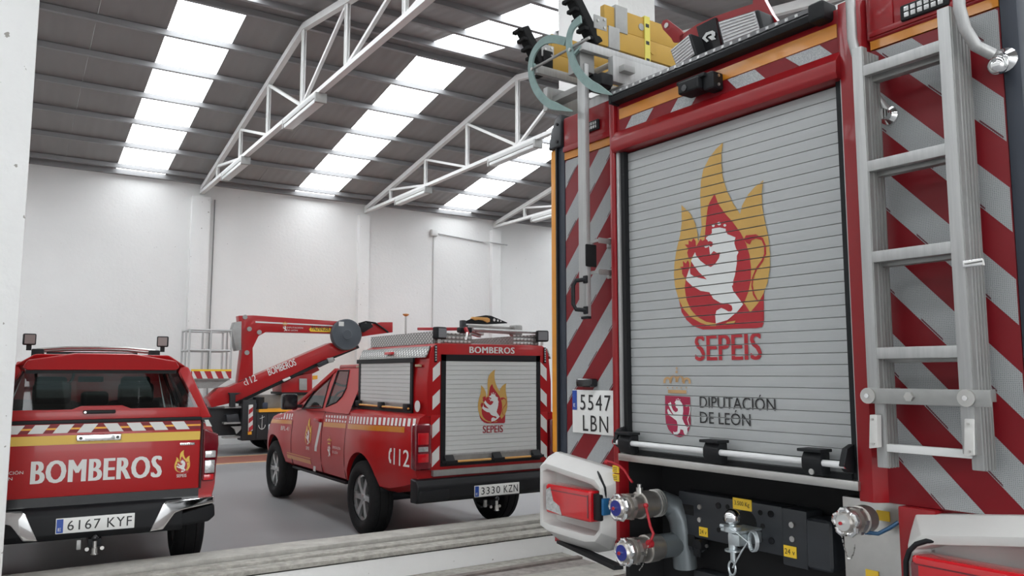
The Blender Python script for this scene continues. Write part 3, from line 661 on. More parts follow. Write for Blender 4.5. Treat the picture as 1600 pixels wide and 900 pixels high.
for u in (1.515, 1.84):
    MB().cyl((u, LY - .012, 1.614), (u, LY + .0, 1.614), .027, 18).build('hinge_disc', STEEL, fb, smooth=True); MB().cyl((u, LY - .02, 1.614), (u, LY - .012, 1.614), .008).build('bolt', CHROME, fb)
MB().cyl((1.66, LY - .016, 1.614), (1.66, LY - .004, 1.614), .016, 6).build('bolt', STEEL, fb)
for u in (1.525, 1.838):
    w = MB().prism([(u - .016, LY - .008, 1.435), (u + .014, LY - .008, 1.44), (u + .018, LY - .008, 1.55), (u - .008, LY - .008, 1.55)], (0, .03, 0)).build('foot_block', WHITE, lad, bevel=.003)
    for z in (1.452, 1.535): MB().cyl((u + .003, LY - .012, z), (u + .003, LY - .008, z), .004).build('screw', STEEL, w)
lt = tq(1521, 411, LY - .005); lk = MB().box(lt.x - .03, lt.x + .03, LY - .012, LY - .0, lt.z - .012, lt.z + .012).build('latch', CHROME, lad, bevel=.004)
MB().tube([(lt.x - .02, LY - .018, lt.z), (lt.x + .035, LY - .018, lt.z + .004), (lt.x + .035, LY - .018, lt.z - .012)], .004).build('latch_lever', STEEL, lk)
# standoff brackets holding the ladder to the panel
for u, z in ((1.53, 2.80), (1.845, 2.80), (1.53, 1.62), (1.845, 1.62)): MB().box(u - .015, u + .015, LY + .06, PY, z - .02, z + .02).build('standoff', ALUD, lad)
# grab rails
hp = [tq(1498, -18, -.12), tq(1499, 12, -.12), tq(1508, 45, -.115), tq(1525, 72, -.10), tq(1551, 85, -.06)]
gr = MB().tube([hp[0] + V((0, .1, .12)), hp[0]] + hp[1:], .0185, 14).build('grab_rail', ALU, T, smooth=True)
b5 = hp[-1]; MB().lathe((b5.x, PY - .0, b5.z), (0, -1, 0), [(0, .04), (.01, .04), (.02, .03), (.03, .02), (.06, .019)], 20).build('flange', CHROME, gr, smooth=True)
MB().sphere((b5.x, -.03, b5.z - .03), .03).build('clamp', CHROME, gr, smooth=True)
g2 = tq(1330, 40, -.06); gl = MB().tube([(1.475, -.05, 3.3), (1.475, -.05, 2.92), (1.485, -.045, 2.86), (1.53, -.02, 2.70), (1.56, PY, 2.62)], .0175, 14).build('grab_rail', ALU, T, smooth=True)
MB().lathe((1.56, PY, 2.62), (0, -1, 0), [(0, .035), (.012, .034), (.025, .02), (.05, .019)], 20).build('flange', CHROME, gl, smooth=True)
# ---- lowering arm with handle left of the shutter
AY = -.10
a_ = tq(905, 495, AY); c_ = tq(917, 495, AY)
arm = MB().box(a_.x, c_.x, AY, AY + .03, a_.z, 3.30).build('rack_arm', ALU, T, bevel=.004)
MB().box(a_.x + .01, c_.x + .004, AY + .004, AY + .026, a_.z - .012, a_.z).build('foot_plug', BLK, arm)
h0, h1 = tq(903, 437, AY - .03), tq(903, 485, AY - .03)
MB().tube([(h0.x + .03, AY - .005, h0.z), (h0.x - .005, AY - .04, h0.z - .005), (h0.x - .015, AY - .05, h0.z - .03), (h0.x - .015, AY - .05, h1.z + .03), (h0.x - .005, AY - .04, h1.z + .005), (h0.x + .03, AY - .005, h1.z)], .011, 10).build('handle', BLK, arm, smooth=True)
for z in (h0.z, h1.z): MB().box(h0.x + .015, h0.x + .045, AY - .012, AY, z - .02, z + .02).build('handle_mount', BLK, arm, bevel=.005)
cl = tq(917, 398, AY); MB().box(cl.x - .005, c_.x + .012, AY - .008, AY + .06, cl.z - .06, cl.z + .055).build('clamp', RUB, arm, bevel=.008)
for z in (tq(936, 380, 0).z, tq(936, 428, 0).z):
    bk = MB().box(c_.x + .0, .075, AY + .025, AY + .031, z - .01, z + .006).box(.069, .075, AY + .03, PY, z - .015, z + .012).build('arm_bracket', ALUD, T)
    MB().box(.03, .078, PY - .01, PY - .0, z - .028, z + .022).build('plate', ALU, bk, bevel=.004); MB().cyl((.055, PY - .02, z - .003), (.055, PY - .009, z - .003), .012).build('bolt', STEEL, bk)
# ---- white bumper corners with tail lamps
BY = -.07
BMP = tq(845, 715, BY).x
def corner(u0, u1, z0, z1, s):
    out = [(u0, z0 + .05), (u0 + .005, z1 - .03), (u0 + .07, z1), (u1 - .02, z1 - .05), (u1, z1 - .11), (u1, z0 + .09), (u1 - .06, z0 + .03), (u1 - .15, z0), (u0 + .10, z0 + .01)]
    inn = [(u0 + .05, z0 + .11), (u0 + .05, z1 - .10), (u0 + .09, z1 - .085), (u1 - .11, z1 - .125), (u1 - .05, z1 - .15), (u1 - .05, z0 + .14), (u1 - .09, z0 + .10), (u1 - .16, z0 + .095), (u0 + .11, z0 + .10)]
    if s < 0:
        out = [(u0 + u1 - x, z) for x, z in out]; inn = [(u0 + u1 - x, z) for x, z in inn]
    m = MB()
    def ring(pts, y): return [(x, y, z) for x, z in pts]
    m.rings([ring(out, PY + .05), ring(out, -.005), ring([(x * .35 + a * .65, z * .35 + c * .65) for (x, z), (a, c) in zip(out, inn)], BY - .015), ring(inn, BY - .01), ring([(x * .93 + (u0 + u1) / 2 * .07, z * .93 + (z0 + z1) / 2 * .07) for x, z in inn], BY + .07)])
    return m.build('bumper_corner', WHITE, T, bevel=.004, ang=20)
bl = corner(-.44, .115, .80, 1.27, 1)
def tail_lamp(u0, u1, z0, z1, s, parent):
    y0, y1 = BY - .045, BY + .055
    l = MB().box(u0, u1, y0, y1, z0, z1).build('tail_lamp', LENSR, parent, bevel=.018, seg=3)
    if s > 0:
        MB().prism([(u0 + .012, y0 - .001, z0 + .02), (u0 + .14, y0 - .001, z0 + .008), (u0 + .12, y0 - .001, z0 + .05), (u0 + .07, y0 - .001, z0 + .07), (u0 + .045, y0 - .001, z1 - .015), (u0 + .012, y0 - .001, z1 - .03)], (0, -.003, 0)).build('clear_lens', LENSC, l)
        MB().box(u1, u1 + .05, y0 + .02, y1, z0 + .012, z1 - .012).build('lamp_back', BLK, l, bevel=.006); MB().box(u1 + .03, u1 + .065, y0 + .03, y1 - .02, z0 + .04, z1 - .03).build('plug', mat('blue plug', (.02, .14, .32), .4), l, bevel=.006)
        MB().tube([(u1 + .05, y0 + .06, z1 - .04), (u1 + .055, y0 + .05, z1 + .02), (u1 + .02, y0 + .05, z1 + .07), (u1 - .03, y0 + .08, z1 + .085)], .006).build('cable', BLK, l, smooth=True)
    else:
        MB().box(u0 - .002, u0 + .03, y0 - .002, y1, z0 + .0, z1 - .02).build('lamp_end', LENSD, l, bevel=.012)
        MB().tube([(u0 - .03, y0 + .02, z0 - .03), (u0 - .03, y0 + .02, z0 + .08), (u0 - .026, y0 + .02, z1 - .03), (u0 - .014, y0 + .022, z1 + .005), (u0 + .008, y0 + .026, z1 + .03), (u0 + .04, y0 + .035, z1 + .045), (u0 + .09, y0 + .05, z1 + .05)], .0085).build('cable', BLK, l, smooth=True)
        MB().cyl((u0 - .03, y0 + .02, z0 + .03), (u0 - .03, y0 + .02, z0 + .09), .014).build('connector', BLK, l)
    MB().box(u0 + .01, u1 - .02, y0 - .0015, y0 + .002, z1 - .03, z1 - .025).build('lens_ridge', LENSD, l); MB().box(u1 - .02, u1 - .012, y0 - .002, y0 + .002, z0 + .02, z1 - .02).build('lens_ridge', LENSD, l)
    return l
q0, q1 = tq(852, 798, BY - .045), tq(930, 770, BY - .045)
tail_lamp(q0.x, q1.x - .04, q0.z - .01, tq(862, 757, BY - .045).z, 1, bl)
br = corner(1.575, 2.05, .78, 1.265, -1)
tail_lamp(1.63, 1.985, .90, 1.105, -1, br)
# lower red skirts, side step below the left corner
MB().box(1.53, 1.66, .0, .12, .55, 1.235).build('skirt', TRED, T, bevel=.008)
MB().box(1.6, UR, .05, .12, .55, 1.25).build('skirt', TRED, T)
s0, s1 = tq(868, 836, -.02), tq(955, 872, -.12)
MB().bar((-.40, .05, .79), (.22, -.10, .79), .05, .02).build('step_edge', BLK, T); MB().bar((-.42, .055, .80), (-.37, .043, .80), .05, .022).build('step_tip', EMR, T)
# underbody: dark void with chassis
MB().box(.108, .136, .05, 2.2, .55, 1.27).build('void_shade_panel', mat('black underbody', (.006, .006, .007), .8), T)  # added black panel: paints the see-through gap beside the post as dark shade
MB().box(.12, 1.45, .28, .34, .50, 1.27).build('underbody', mat('black underbody', (.006, .006, .007), .8), T)
MB().box(.14, 1.45, .06, 5.6, 1.262, 1.275).build('floor_pan', mat('black underbody', 0), T)
for u in (.42, 1.12): MB().box(u - .04, u + .04, .3, 7.6, .78, 1.02).build('chassis_rail', DKGREY, T)
MB().box(.40, .95, .2, .28, .50, .78).build('tank', DKGREY, T, bevel=.02)
# hitch beam
HBY = .15
def hq(px, py): return TFR.at(px, py, y=HBY)
hz0, hz1 = hq(1066, 842).z, hq(1058, 766).z
hbm = MB().box(.37, .945, HBY, HBY + .10, hz0 + .02, hz1).build('hitch_beam', DKGREY, T, bevel=.008)
MB().box(.95, 1.07, HBY - .012, HBY + .10, hz0 - .01, hz1).build('beam_end', DKGREY, hbm, bevel=.01)
MB().box(1.07, 1.19, HBY - .03, HBY + .10, hz0 + .0, hz1 - .02).build('beam_cover', DKGREY, hbm, bevel=.025, seg=3)
MB().box(.37, .45, HBY, HBY + .09, hz0 - .045, hz0 + .03).build('beam_foot', DKGREY, hbm, bevel=.015)
def disc(px, py, r, m, nm, dep=.004, yb=HBY):
    c = TFR.at(px, py, y=yb); MB().cyl((c.x, yb - dep, c.z), (c.x, yb + .001, c.z), r, 14).build(nm, m, hbm, smooth=True)
VOID = mat('black void', (.004, .004, .004), .9)
for p in ((1094, 792), (1094, 812)): disc(*p, .011, STEEL, 'bolt', .008)
for p in ((1238, 820), (1239, 842)): disc(*p, .012, STEEL, 'bolt', .008, HBY - .012)
for p in ((1123, 790), (1137, 792), (1133, 811), (1123, 828), (1188, 801), (1192, 822), (1189, 843)): disc(*p, .011, VOID, 'hole', .002)
for p in ((1205, 803), (1206, 845), (1123, 790)): disc(*p, .014, BLKG, 'bolt', .006)
disc(1166, 817, .055, VOID, 'coupling_hole', .002)
for a, b_ in (((1062, 786), (1084, 806)), ((1064, 832), (1086, 855))):
    p0, p1 = hq(*a), hq(*b_); MB().box(min(p0.x, p1.x), max(p0.x, p1.x), HBY - .002, HBY + .002, min(p0.z, p1.z), max(p0.z, p1.z)).build('slot', VOID, hbm, bevel=.012)
def stk(px, py, w, h, s, yb):
    c = TFR.at(px, py, y=yb); o = MB().box(c.x - w / 2, c.x + w / 2, yb - .003, yb, c.z - h / 2, c.z + h / 2).build('sticker', STICK, hbm)
    text('sticker_print', s, INK, o, (c.x - w * .4, yb - .0042, c.z - h * .25), (1, 0, 0), (0, 0, 1), w * .8, h * .5, 0)
stk(1160, 788, .10, .048, '3.500 Kg', HBY); stk(1099.5, 831, .05, .04, '24 v', HBY); stk(1235, 862, .06, .045, '24 v', HBY - .013)
p = hq(1096, 851); so = MB().cyl((p.x, HBY - .03, p.z), (p.x, HBY + .02, p.z), .026, 16).build('socket', BLK, hbm, smooth=True)
MB().box(p.x - .02, p.x + .02, HBY - .035, HBY - .02, p.z - .05, p.z - .01).build('flap', BLK, so, bevel=.01)
for d in (-.035, .035): MB().cyl((p.x + d, HBY - .008, p.z), (p.x + d, HBY, p.z), .008).build('bolt', STEEL, so)
# ball hitch
by = .02; bc = TFR.at(1144, 808, y=by)
bh = MB().sphere(bc, .034, 20).build('ball_hitch', CHROME, T, smooth=True)
zt_ = lambda py: TFR.at(1150, py, y=by).z
MB().lathe((bc.x, by, zt_(864)), (0, 0, 1), [(0, .012), (.005, .035), (.012, .035), (.014, .018), (zt_(832) - zt_(864), .018), (zt_(832) - zt_(864) + .002, .036), (zt_(823) - zt_(864), .036), (zt_(822) - zt_(864), .016), (zt_(812) - zt_(864), .014)], 20).build('pin', ZINC, bh, smooth=True)
MB().cyl((bc.x, by, zt_(878)), (bc.x, by, zt_(864)), .012).build('pin_tip', ZINC, bh)
MB().box(bc.x - .012, bc.x + .05, by - .02, HBY, zt_(852), zt_(833)).build('jaw', ZINC, bh, bevel=.01); MB().box(bc.x - .05, bc.x + .05, by - .02, HBY, zt_(833), zt_(828)).build('jaw', ZINC, bh, bevel=.01)
MB().cyl((bc.x - .06, by, zt_(826)), (bc.x - .02, by, zt_(826)), .011).build('cross_pin', ZINC, bh)
cz = zt_(844)
for k in range(3): MB().tube([(bc.x + .075 + .02 * math.cos(t), by + .03 + k * .008, cz + .04 * math.sin(t)) for t in [2 * math.pi * i / 16 for i in range(16)]], .004, 6, closed=True).build('spring', ZINC, bh)
MB().tube([(bc.x + .0, by - .03, zt_(824)), (bc.x + .05, by - .03, zt_(830)), (bc.x + .085, by - .01, zt_(842)), (bc.x + .06, by - .02, zt_(858)), (bc.x + .02, by - .03, zt_(885))], .0035, 6).build('lanyard', ZINC, bh)
rz = zt_(888); MB().tube([(bc.x + .018 * math.cos(t) + .0, by - .01, rz + .028 * math.sin(t)) for t in [2 * math.pi * i / 14 for i in range(14)]], .0045, 6, closed=True).build('ring', ZINC, bh)
MB().tube([(bc.x - .01, by - .01, rz - .02), (bc.x - .02, by - .01, rz - .09)], .004, 6).build('lanyard', ZINC, bh)
# storz couplings: axis points out of the tail
def coupling(px, py, r, y_front, y_back, cap_m, parent=T, L=1):
    c = TFR.at(px, py, y=y_front); n = y_back - y_front
    cp = MB().lathe((c.x, y_front, c.z), (0, 1, 0), [(0, r * .62), (.004, r * .66), (.014, r * .74), (.016, r * .92), (.045, r * .95), (.05, r * .7), (.062, r * .7), (.064, r * .98), (.082, r * 1.02), (.088, r * .96), (n * .62, r * .96), (n * .62 + .002, r * 1.08), (n * .9, r * 1.08), (n * .92, r), (n, r)], 28).build('hose_coupling', mat('cast nickel', (.50, .47, .44), .35, metal=.9, noise=.15, nscale=20), parent, smooth=True)
    MB().lathe((c.x, y_front - .002, c.z), (0, 1, 0), [(0, r * .60), (.003, r * .60)], 24).build('cap_disc', cap_m, cp)
    for k in range(5):
        t = 2 * math.pi * k / 5 + .4; d = V((math.cos(t), 0, math.sin(t))); tt = V((-math.sin(t), 0, math.cos(t)))
        p = V((c.x, y_front + .018, c.z)) + d * r * .86
        MB().tube([p - tt * r * .38 - d * .006, p - tt * r * .2 + d * .004, p + tt * r * .2 + d * .004, p + tt * r * .38 - d * .006], .0105, 8).build('lug', CHROME, cp, smooth=True)
    MB().cyl((c.x, y_front - .014, c.z), (c.x, y_front - .001, c.z), r * .15, 12).build('cap_stud', CHROME, cp); MB().cyl((c.x, y_front - .019, c.z), (c.x, y_front - .0135, c.z), r * .13, 12).build('stud_tip', EMR, cp)
    for k in range(6):
        t = 2 * math.pi * k / 6; MB().box(-.006, .006, -.009, .009, -.006, .006).build('hex_flat', STEEL, cp).location = (c.x + r * .97 * math.cos(t), y_front + .073, c.z + r * .97 * math.sin(t))
    return cp, c
BLUECAP = mat('blue cap disc', (.012, .02, .20), .45)
c1, p1 = coupling(962, 794, .058, -.20, .03, BLUECAP); c2, p2 = coupling(971, 864, .058, -.20, .03, BLUECAP)
c3, p3 = coupling(1317, 817, .046, -.13, .02, mat('cap aluminium', (.62, .62, .61), .35, metal=.6))
PIPE = mat('dark grey pipe', (.16, .18, .19), .35, metal=.5)
MB().tube([(p1.x, .03, p1.z), (p1.x + .005, .09, p1.z), (p1.x + .03, .14, p1.z - .02), (p1.x + .05, .165, p1.z - .08), (p1.x + .06, .17, p1.z - .16), (p1.x + .06, .18, p1.z - .3)], .056, 18).build('elbow_pipe', PIPE, T, smooth=True)
MB().tube([(p2.x, .03, p2.z), (p2.x + .02, .25, p2.z), (p2.x + .02, .6, p2.z)], .055, 18).build('elbow_pipe', PIPE, T, smooth=True)
for k in range(3): MB().lathe((p1.x, .035 + k * .014, p1.z), (0, 1, 0), [(0, .056), (.003, .064), (.006, .064), (.009, .056)], 24).build('clamp_ring', STEEL, T, smooth=True)
MB().tube([tq(948, 721, -.08), tq(955, 722, -.08), tq(968, 728, -.06), tq(976, 735, -.05), tq(983, 747, -.04), tq(988, 754, -.04)], .006, 8).build('valve_lever', EMR, T, smooth=True); MB().sphere(tq(947.5, 722, -.08), .012).build('lever_knob', EMR, T, smooth=True)
MB().lathe((p1.x, -.05, p1.z + .05), (0, 0, 1), [(0, .016), (.03, .016), (.032, .01), (.045, .01)], 14).build('valve_stem', STEEL, T, smooth=True)
lv = [tq(1009, 790, -.07), tq(1011, 800, -.075), tq(1016, 822, -.08), tq(1021, 834, -.08), tq(1018, 842, -.09), tq(1013, 850, -.09)]
MB().tube(lv, .0065, 8).build('valve_lever', EMR, T, smooth=True); MB().sphere(lv[0], .012).build('lever_knob', EMR, T, smooth=True); MB().cyl(lv[-1], lv[-1] + V((0, .02, 0)), .018).build('valve_hub', EMR, T)
def chain(pts, nm='chain'):
    P = [V(p) for p in pts]; m = MB(); L = 0
    for a, b_ in zip(P[:-1], P[1:]):
        n = max(1, int((b_ - a).length / .012))
        for i in range(n): m.bar(a.lerp(b_, i / n), a.lerp(b_, (i + .7) / n), .005 if i % 2 else .002, .002 if i % 2 else .005)
    return m.build(nm, STEEL, T)
chain([tq(1013, 852, -.10), tq(1010, 866, -.10), tq(1004, 884, -.10), tq(998, 892, -.1)])
chain([tq(1315, 835, -.125), tq(1318, 850, -.12), tq(1324, 872, -.10), tq(1330, 873, -.09), tq(1335, 862, -.05), tq(1336, 850, -.02)])
MB().tube([tq(1348, 830, -.03), tq(1352, 832, -.03), tq(1372, 834, -.01), tq(1388, 826, .0), tq(1404, 816, .02)], .007, 8).build('blue_hose', mat('blue hose', (.02, .08, .17), .4), T, smooth=True)
MB().lathe(tq(1352, 831, -.02), (0, 1, 0), [(0, .012), (.02, .016), (.04, .012)], 14).build('hose_fitting', CHROME, T, smooth=True)
sp0 = TFR.at(1330, 790, y=.06)
MB().box(1.25, 1.53, .11, .16, .50, 1.225).build('stainless_plate', STEEL, T, bevel=.004)
for px, py, w in ((1380, 806, .05), (1363, 899, .05)):
    c = TFR.at(px, py, y=.108); MB().box(c.x - w / 2, c.x + w / 2, .106, .111, c.z - .018, c.z + .018).build('sticker', STICK, T)
# ---- roof: gallery, ladder rack, work lamps
MB().box(UL + .05, UR - .05, .12, 5.6, 3.05, 3.09).build('roof_deck', ALUD, T)
for s in (.11, 1.43): MB().box(s, s + .03, .10, 5.6, 3.08, 3.13).build('roof_edge', ALU, T)
MB().box(-.20, .14, .08, 5.0, 3.09, 3.20).build('rack_base', ALU, T, bevel=.02)
rk = MB().box(-.52, .14, .06, .14, 3.255, 3.29).build('ladder_rack', ALUD, T, bevel=.004)
MB().box(-.10, .0, -.12, -.02, 3.26, 3.42).build('rack_block', ALUD, rk, bevel=.006); MB().box(-.10, -.0, -.03, .10, 3.20, 3.27).build('rack_shoe', BLK, rk, bevel=.01)
MB().box(.0, .10, -.06, .02, 3.17, 3.235).build('rack_shoe', BLK, rk, bevel=.01)
MB().box(.06, .10, .02, 4.2, 3.20, 3.34).build('rack_channel', ALU, rk, bevel=.004); MB().box(-.50, -.46, .02, 4.2, 3.20, 3.34).build('rack_channel', ALU, rk, bevel=.004)
for y in (.9, 2.4, 3.8): MB().box(-.50, .10, y - .03, y + .03, 3.19, 3.23).build('rack_crossbar', ALUD, rk)
WY = .25
def wq(px, py, y=WY): return tq(px, py, y)
wl = MB().prism([wq(*q_) for q_ in [(1062, 56), (1089, 38), (1116, 26), (1148, 15), (1176, 6), (1177, -8), (1190, -8), (1206, 22), (1221, 42), (1211, 47), (1196, 52), (1130, 80), (1062, 110)]], (0, .03, 0)).build('work_lamp_bracket', TRED, T)
MB().prism([wq(*q_) for q_ in [(1033, 38), (1036, 32), (1042, 30), (1063, 46), (1068, 53), (1066, 66), (1052, 66), (1049, 60), (1036, 46)]], (0, .012, 0)).build('bracket_ear', TRED, wl)
MB().cyl(wq(1042, 40), wq(1042, 40) + V((0, -.006, 0)), .014).build('bolt', STEEL, wl)
def lampbox(px, nm):
    P = [wq(x, y, WY - .10) for x, y in px]; o = MB().prism(P, (0, .12, 0)).build(nm, BLK, wl, bevel=.012, seg=3)
    c = sum(P, V()) / 4; Q = [c + (p - c) * .86 + V((0, -.002, 0)) for p in P]; le = MB().prism(Q, (0, -.003, 0)).build('lens', mat('work lamp lens', (.42, .42, .43), .25, metal=.3), o)
    for i in range(7):
        t = (i + .5) / 7; a, b_ = Q[0].lerp(Q[3], t) + V((0, -.005, 0)), Q[1].lerp(Q[2], t) + V((0, -.005, 0)); MB().bar(a.lerp(b_, .02), a.lerp(b_, .98), .005, .005).build('grille_bar', mat('lamp grille', (.60, .60, .60), .3), o)
lampbox([(1046, 78), (1078, 51), (1089, 86), (1058, 110)], 'work_lamp'); lampbox([(1119, 34), (1184, 14), (1194, 48), (1129, 74)], 'work_lamp')
MB().prism([wq(1088, 42, WY - .02), wq(1117, 27, WY - .02), wq(1127, 76, WY - .02), wq(1100, 90, WY - .02)], (0, .02, 0)).build('badge_plate', BLKG, wl)
def rpx(x, y): return tq(1020 + x / 5, y / 5, WY - .026)
flat('badge_mark', [[rpx(385, 300), rpx(415, 255), rpx(465, 238), rpx(486, 250), rpx(488, 275), rpx(478, 288), rpx(494, 305), rpx(460, 315), rpx(430, 290), rpx(462, 275), rpx(455, 262), rpx(425, 275), rpx(412, 295), rpx(438, 320), rpx(420, 330)]], EMW, wl)
# ---- forward body, cab and wheels (mostly hidden from here)
for s, u in ((-1, UL + .02), (1, UR - .02)):
    for ya_, yb_ in (((.25, 1.1), (2.3, 5.6)) if s > 0 else ((2.3, 5.6),)): MB().box(u - .02, u + .02, ya_, yb_, .62, 1.29).build('side_skirt', TRED, T, bevel=.008)
    MB().box(u - .02, u + .02, 1.1, 2.3, 1.08, 1.29).build('side_skirt', TRED, T, bevel=.008)
    for y0 in (.5, 1.8, 3.1, 4.4):
        p = MB().box(u - .012, u + .012, y0, y0 + 1.1, 1.30, 2.75).build('side_shutter', SLAT, T, bevel=.004)
        for j in range(14): MB().box(u + s * .012 - .003, u + s * .012 + .003, y0, y0 + 1.1, 1.33 + j * .1, 1.335 + j * .1).build('joint', BLK, p)
MB().box(UL + .03, UR - .03, 5.85, 7.9, .75, 2.95).build('cab', TRED, T, bevel=.12, seg=4)
MB().box(UL + .12, UR - .12, 7.86, 7.92, 1.75, 2.6).build('windscreen', GLSD, T); MB().box(UL + .05, UR - .05, 7.85, 8.05, .45, .85).build('front_bumper', WHITE, T, bevel=.05)
for s, u in ((-1, UL + .02), (1, UR - .02)): MB().box(u - .012, u + .012, 6.3, 7.5, 1.8, 2.5).build('cab_window', GLSD, T)
def truck_tyre(R=.5, wd=.30):
    return MB().lathe((0, 0, 0), (1, 0, 0), [(0, R * .55), (.0, R * .75), (.03, R * .95), (.06, R), (wd - .06, R), (wd - .03, R * .95), (wd, R * .75), (wd, R * .55)], 28).mesh('tyre', smooth=True)
tm = truck_tyre(); tm.materials.append(RUB)
rm_ = MB().lathe((.02, 0, 0), (1, 0, 0), [(0, .02), (.03, .12), (.05, .18), (.02, .27), (.25, .28)], 24).mesh('rim', smooth=True); rm_.materials.append(ALUD)
for y in (1.7, 6.7):
    for u in (UL + .05, UR - .35):
        w_ = inst('wheel', tm, T, (u, y, .5)); inst('rim', rm_, w_, (0, 0, 0))
# ------------------------------------------------------------------ equipment lying on the fire engine's roof
RL = empty('rescue_ladder', TFR.o, TFR.rz); tag(RL, 'yellow ladder with black ribbed rubber feet lying on the fire engine roof', 'ladder')
FY = -.05
f1, f2 = tq(912, 38, FY), tq(832, 82, FY)
def yl_rail(u, z0, near=True):
    r = MB().box(u, u + .035, FY + .10, 4.3, z0 + .115, z0 + .235).build('upper_rail', LADY, RL, bevel=.004)
    r2 = MB().box(u - .006, u + .04, FY + .04, 4.2, z0, z0 + .112).build('lower_rail', LADY, RL, bevel=.004)
    if not near: MB().box(u - .014, u + .048, FY + .03, FY + .10, z0 - .01, z0 + .12).build('end_cap', RUB, r2, bevel=.008)
    else: MB().box(u - .012, u + .045, FY + .17, FY + .26, z0 + .10, z0 + .25).build('sleeve', ALUD, r, bevel=.004); MB().box(u - .012, u + .046, FY + .12, FY + .2, z0 - .005, z0 + .118).build('sleeve', ALUD, r2, bevel=.004)
    for k in range(8):
        MB().cyl((u + .034, .32 + k * .3, z0 + .175), (u + .039, .32 + k * .3, z0 + .175), .02, 14).build('rivet', ALUD if k == 0 else LADY, r); MB().cyl((u + .039, .4 + k * .3, z0 + .055), (u + .044, .4 + k * .3, z0 + .055), .022, 14).build('rivet', LADY, r2)
zr = tq(945, 72, .05).z
yl_rail(f1.x + .02, zr); yl_rail(f2.x + .02, zr, False)
for k in range(13): MB().cyl((f2.x + .03, .35 + k * .3, zr + .06), (f1.x + .03, .35 + k * .3, zr + .06), .017, 12).build('rung', ALUD, RL, smooth=True)
for f in (f1, f2):
    ft = MB().bar((f.x + .0, FY - .075, f.z + .125), (f.x + .03, FY + .06, f.z - .115), .07, .06, (0, 1, 0)).build('rubber_foot', RUB, RL, bevel=.012, seg=3)
    for k in range(6):
        t = k / 5; p = V((f.x, FY - .075, f.z + .125)).lerp(V((f.x + .03, FY + .06, f.z - .115)), t); MB().box(p.x - .037, p.x + .037, p.y - .046, p.y - .016, p.z - .036, p.z - .016).build('tread', RUB, ft, bevel=.006)
    pl = MB().box(f.x + .055, f.x + .062, FY + .02, FY + .11, f.z - .035, f.z + .04).build('foot_bracket', ALUD, RL, bevel=.003)
    for dy, dz in ((.045, .01), (.09, -.02), (.09, .025)): MB().cyl((f.x + .06, FY + dy, f.z + dz), (f.x + .068, FY + dy, f.z + dz), .007).build('bolt', STEEL, pl)
ss = tq(1062 - 52, 60, .25)
MB().box(f1.x + .058, f1.x + .064, .34, .38, zr - .06, zr + .24).build('strap', mat('yellow webbing strap', (.68, .60, .12), .7), RL); MB().box(f1.x - .1, f1.x + .064, .34, .38, zr + .238, zr + .244).build('strap', mat('yellow webbing strap', 0), RL)
for k in range(3): MB().box(f1.x + .064, f1.x + .0655, .348, .372, zr - .02 + k * .1, zr + .0 + k * .1).build('strap_mark', INK, RL)
HL = empty('hook_ladder', TFR.o, TFR.rz); tag(HL, 'hook ladder with two pale green curved steel hooks hanging over the fire engine tail', 'ladder')
HKY = -.15
def hook(pts, m, nm):
    P = [tq(x, y, HKY) for x, y in pts]; mb = MB(); rs = []
    for i, p in enumerate(P):
        d = (P[min(i + 1, len(P) - 1)] - P[max(i - 1, 0)]).normalized(); n = V((d.z, 0, -d.x)); w = .022 * min(1, .06 + (len(P) - 1 - i) / 9)
        rs.append([p - n * w + V((0, -.005, 0)), p + n * w + V((0, -.005, 0)), p + n * w + V((0, .005, 0)), p - n * w + V((0, .005, 0))])
    return mb.rings(rs).build(nm, m, HL, smooth=True)
def bez(pts, n=6):
    out = []
    for i in range(len(pts) - 1):
        p0, p1, p2, p3 = pts[max(i - 1, 0)], pts[i], pts[i + 1], pts[min(i + 2, len(pts) - 1)]
        for k in range(n):
            t = k / n; out.append(tuple(.5 * ((2 * p1[j]) + (-p0[j] + p2[j]) * t + (2 * p0[j] - 5 * p1[j] + 4 * p2[j] - p3[j]) * t * t + (-p0[j] + 3 * p1[j] - 3 * p2[j] + p3[j]) * t ** 3) for j in (0, 1)))
    return out + [pts[-1]]
h1_ = hook(bez([(884, 65), (862, 61), (845, 68), (832, 88), (830, 115), (838, 140), (855, 160), (875, 168), (896, 174)]), TEAL, 'hook')
h2_ = hook(bez([(908, 30), (895, 42), (889, 62), (892, 85), (902, 110), (920, 130), (940, 141), (956, 148)]), TEAL, 'hook')
ra, rb = tq(832, 108, HKY + .008), tq(921, 59, HKY + .008)
MB().cyl(ra, rb, .008, 10).build('tie_rod', ALUD, HL, smooth=True)
for p in (tq(832, 108, HKY - .006), tq(891, 78, HKY - .006)): MB().cyl(p, p + V((0, -.008, 0)), .009).build('bolt', STEEL, HL)
for u_ in (-.36, .03):
    MB().box(u_ - .015, u_ + .015, HKY + .01, 2.9, 3.352, 3.40).build('rail', ALU, HL, bevel=.004)
for k in range(7): MB().cyl((-.36, .3 + k * .38, 3.376), (.03, .3 + k * .38, 3.376), .012, 10).build('rung', ALUD, HL)
for p_, u_ in ((tq(833, 100, HKY), -.36), (tq(893, 88, HKY), .03)): MB().bar(p_ + V((0, .006, 0)), (u_, HKY + .02, 3.376), .02, .012).build('hook_shank', TEAL, HL)
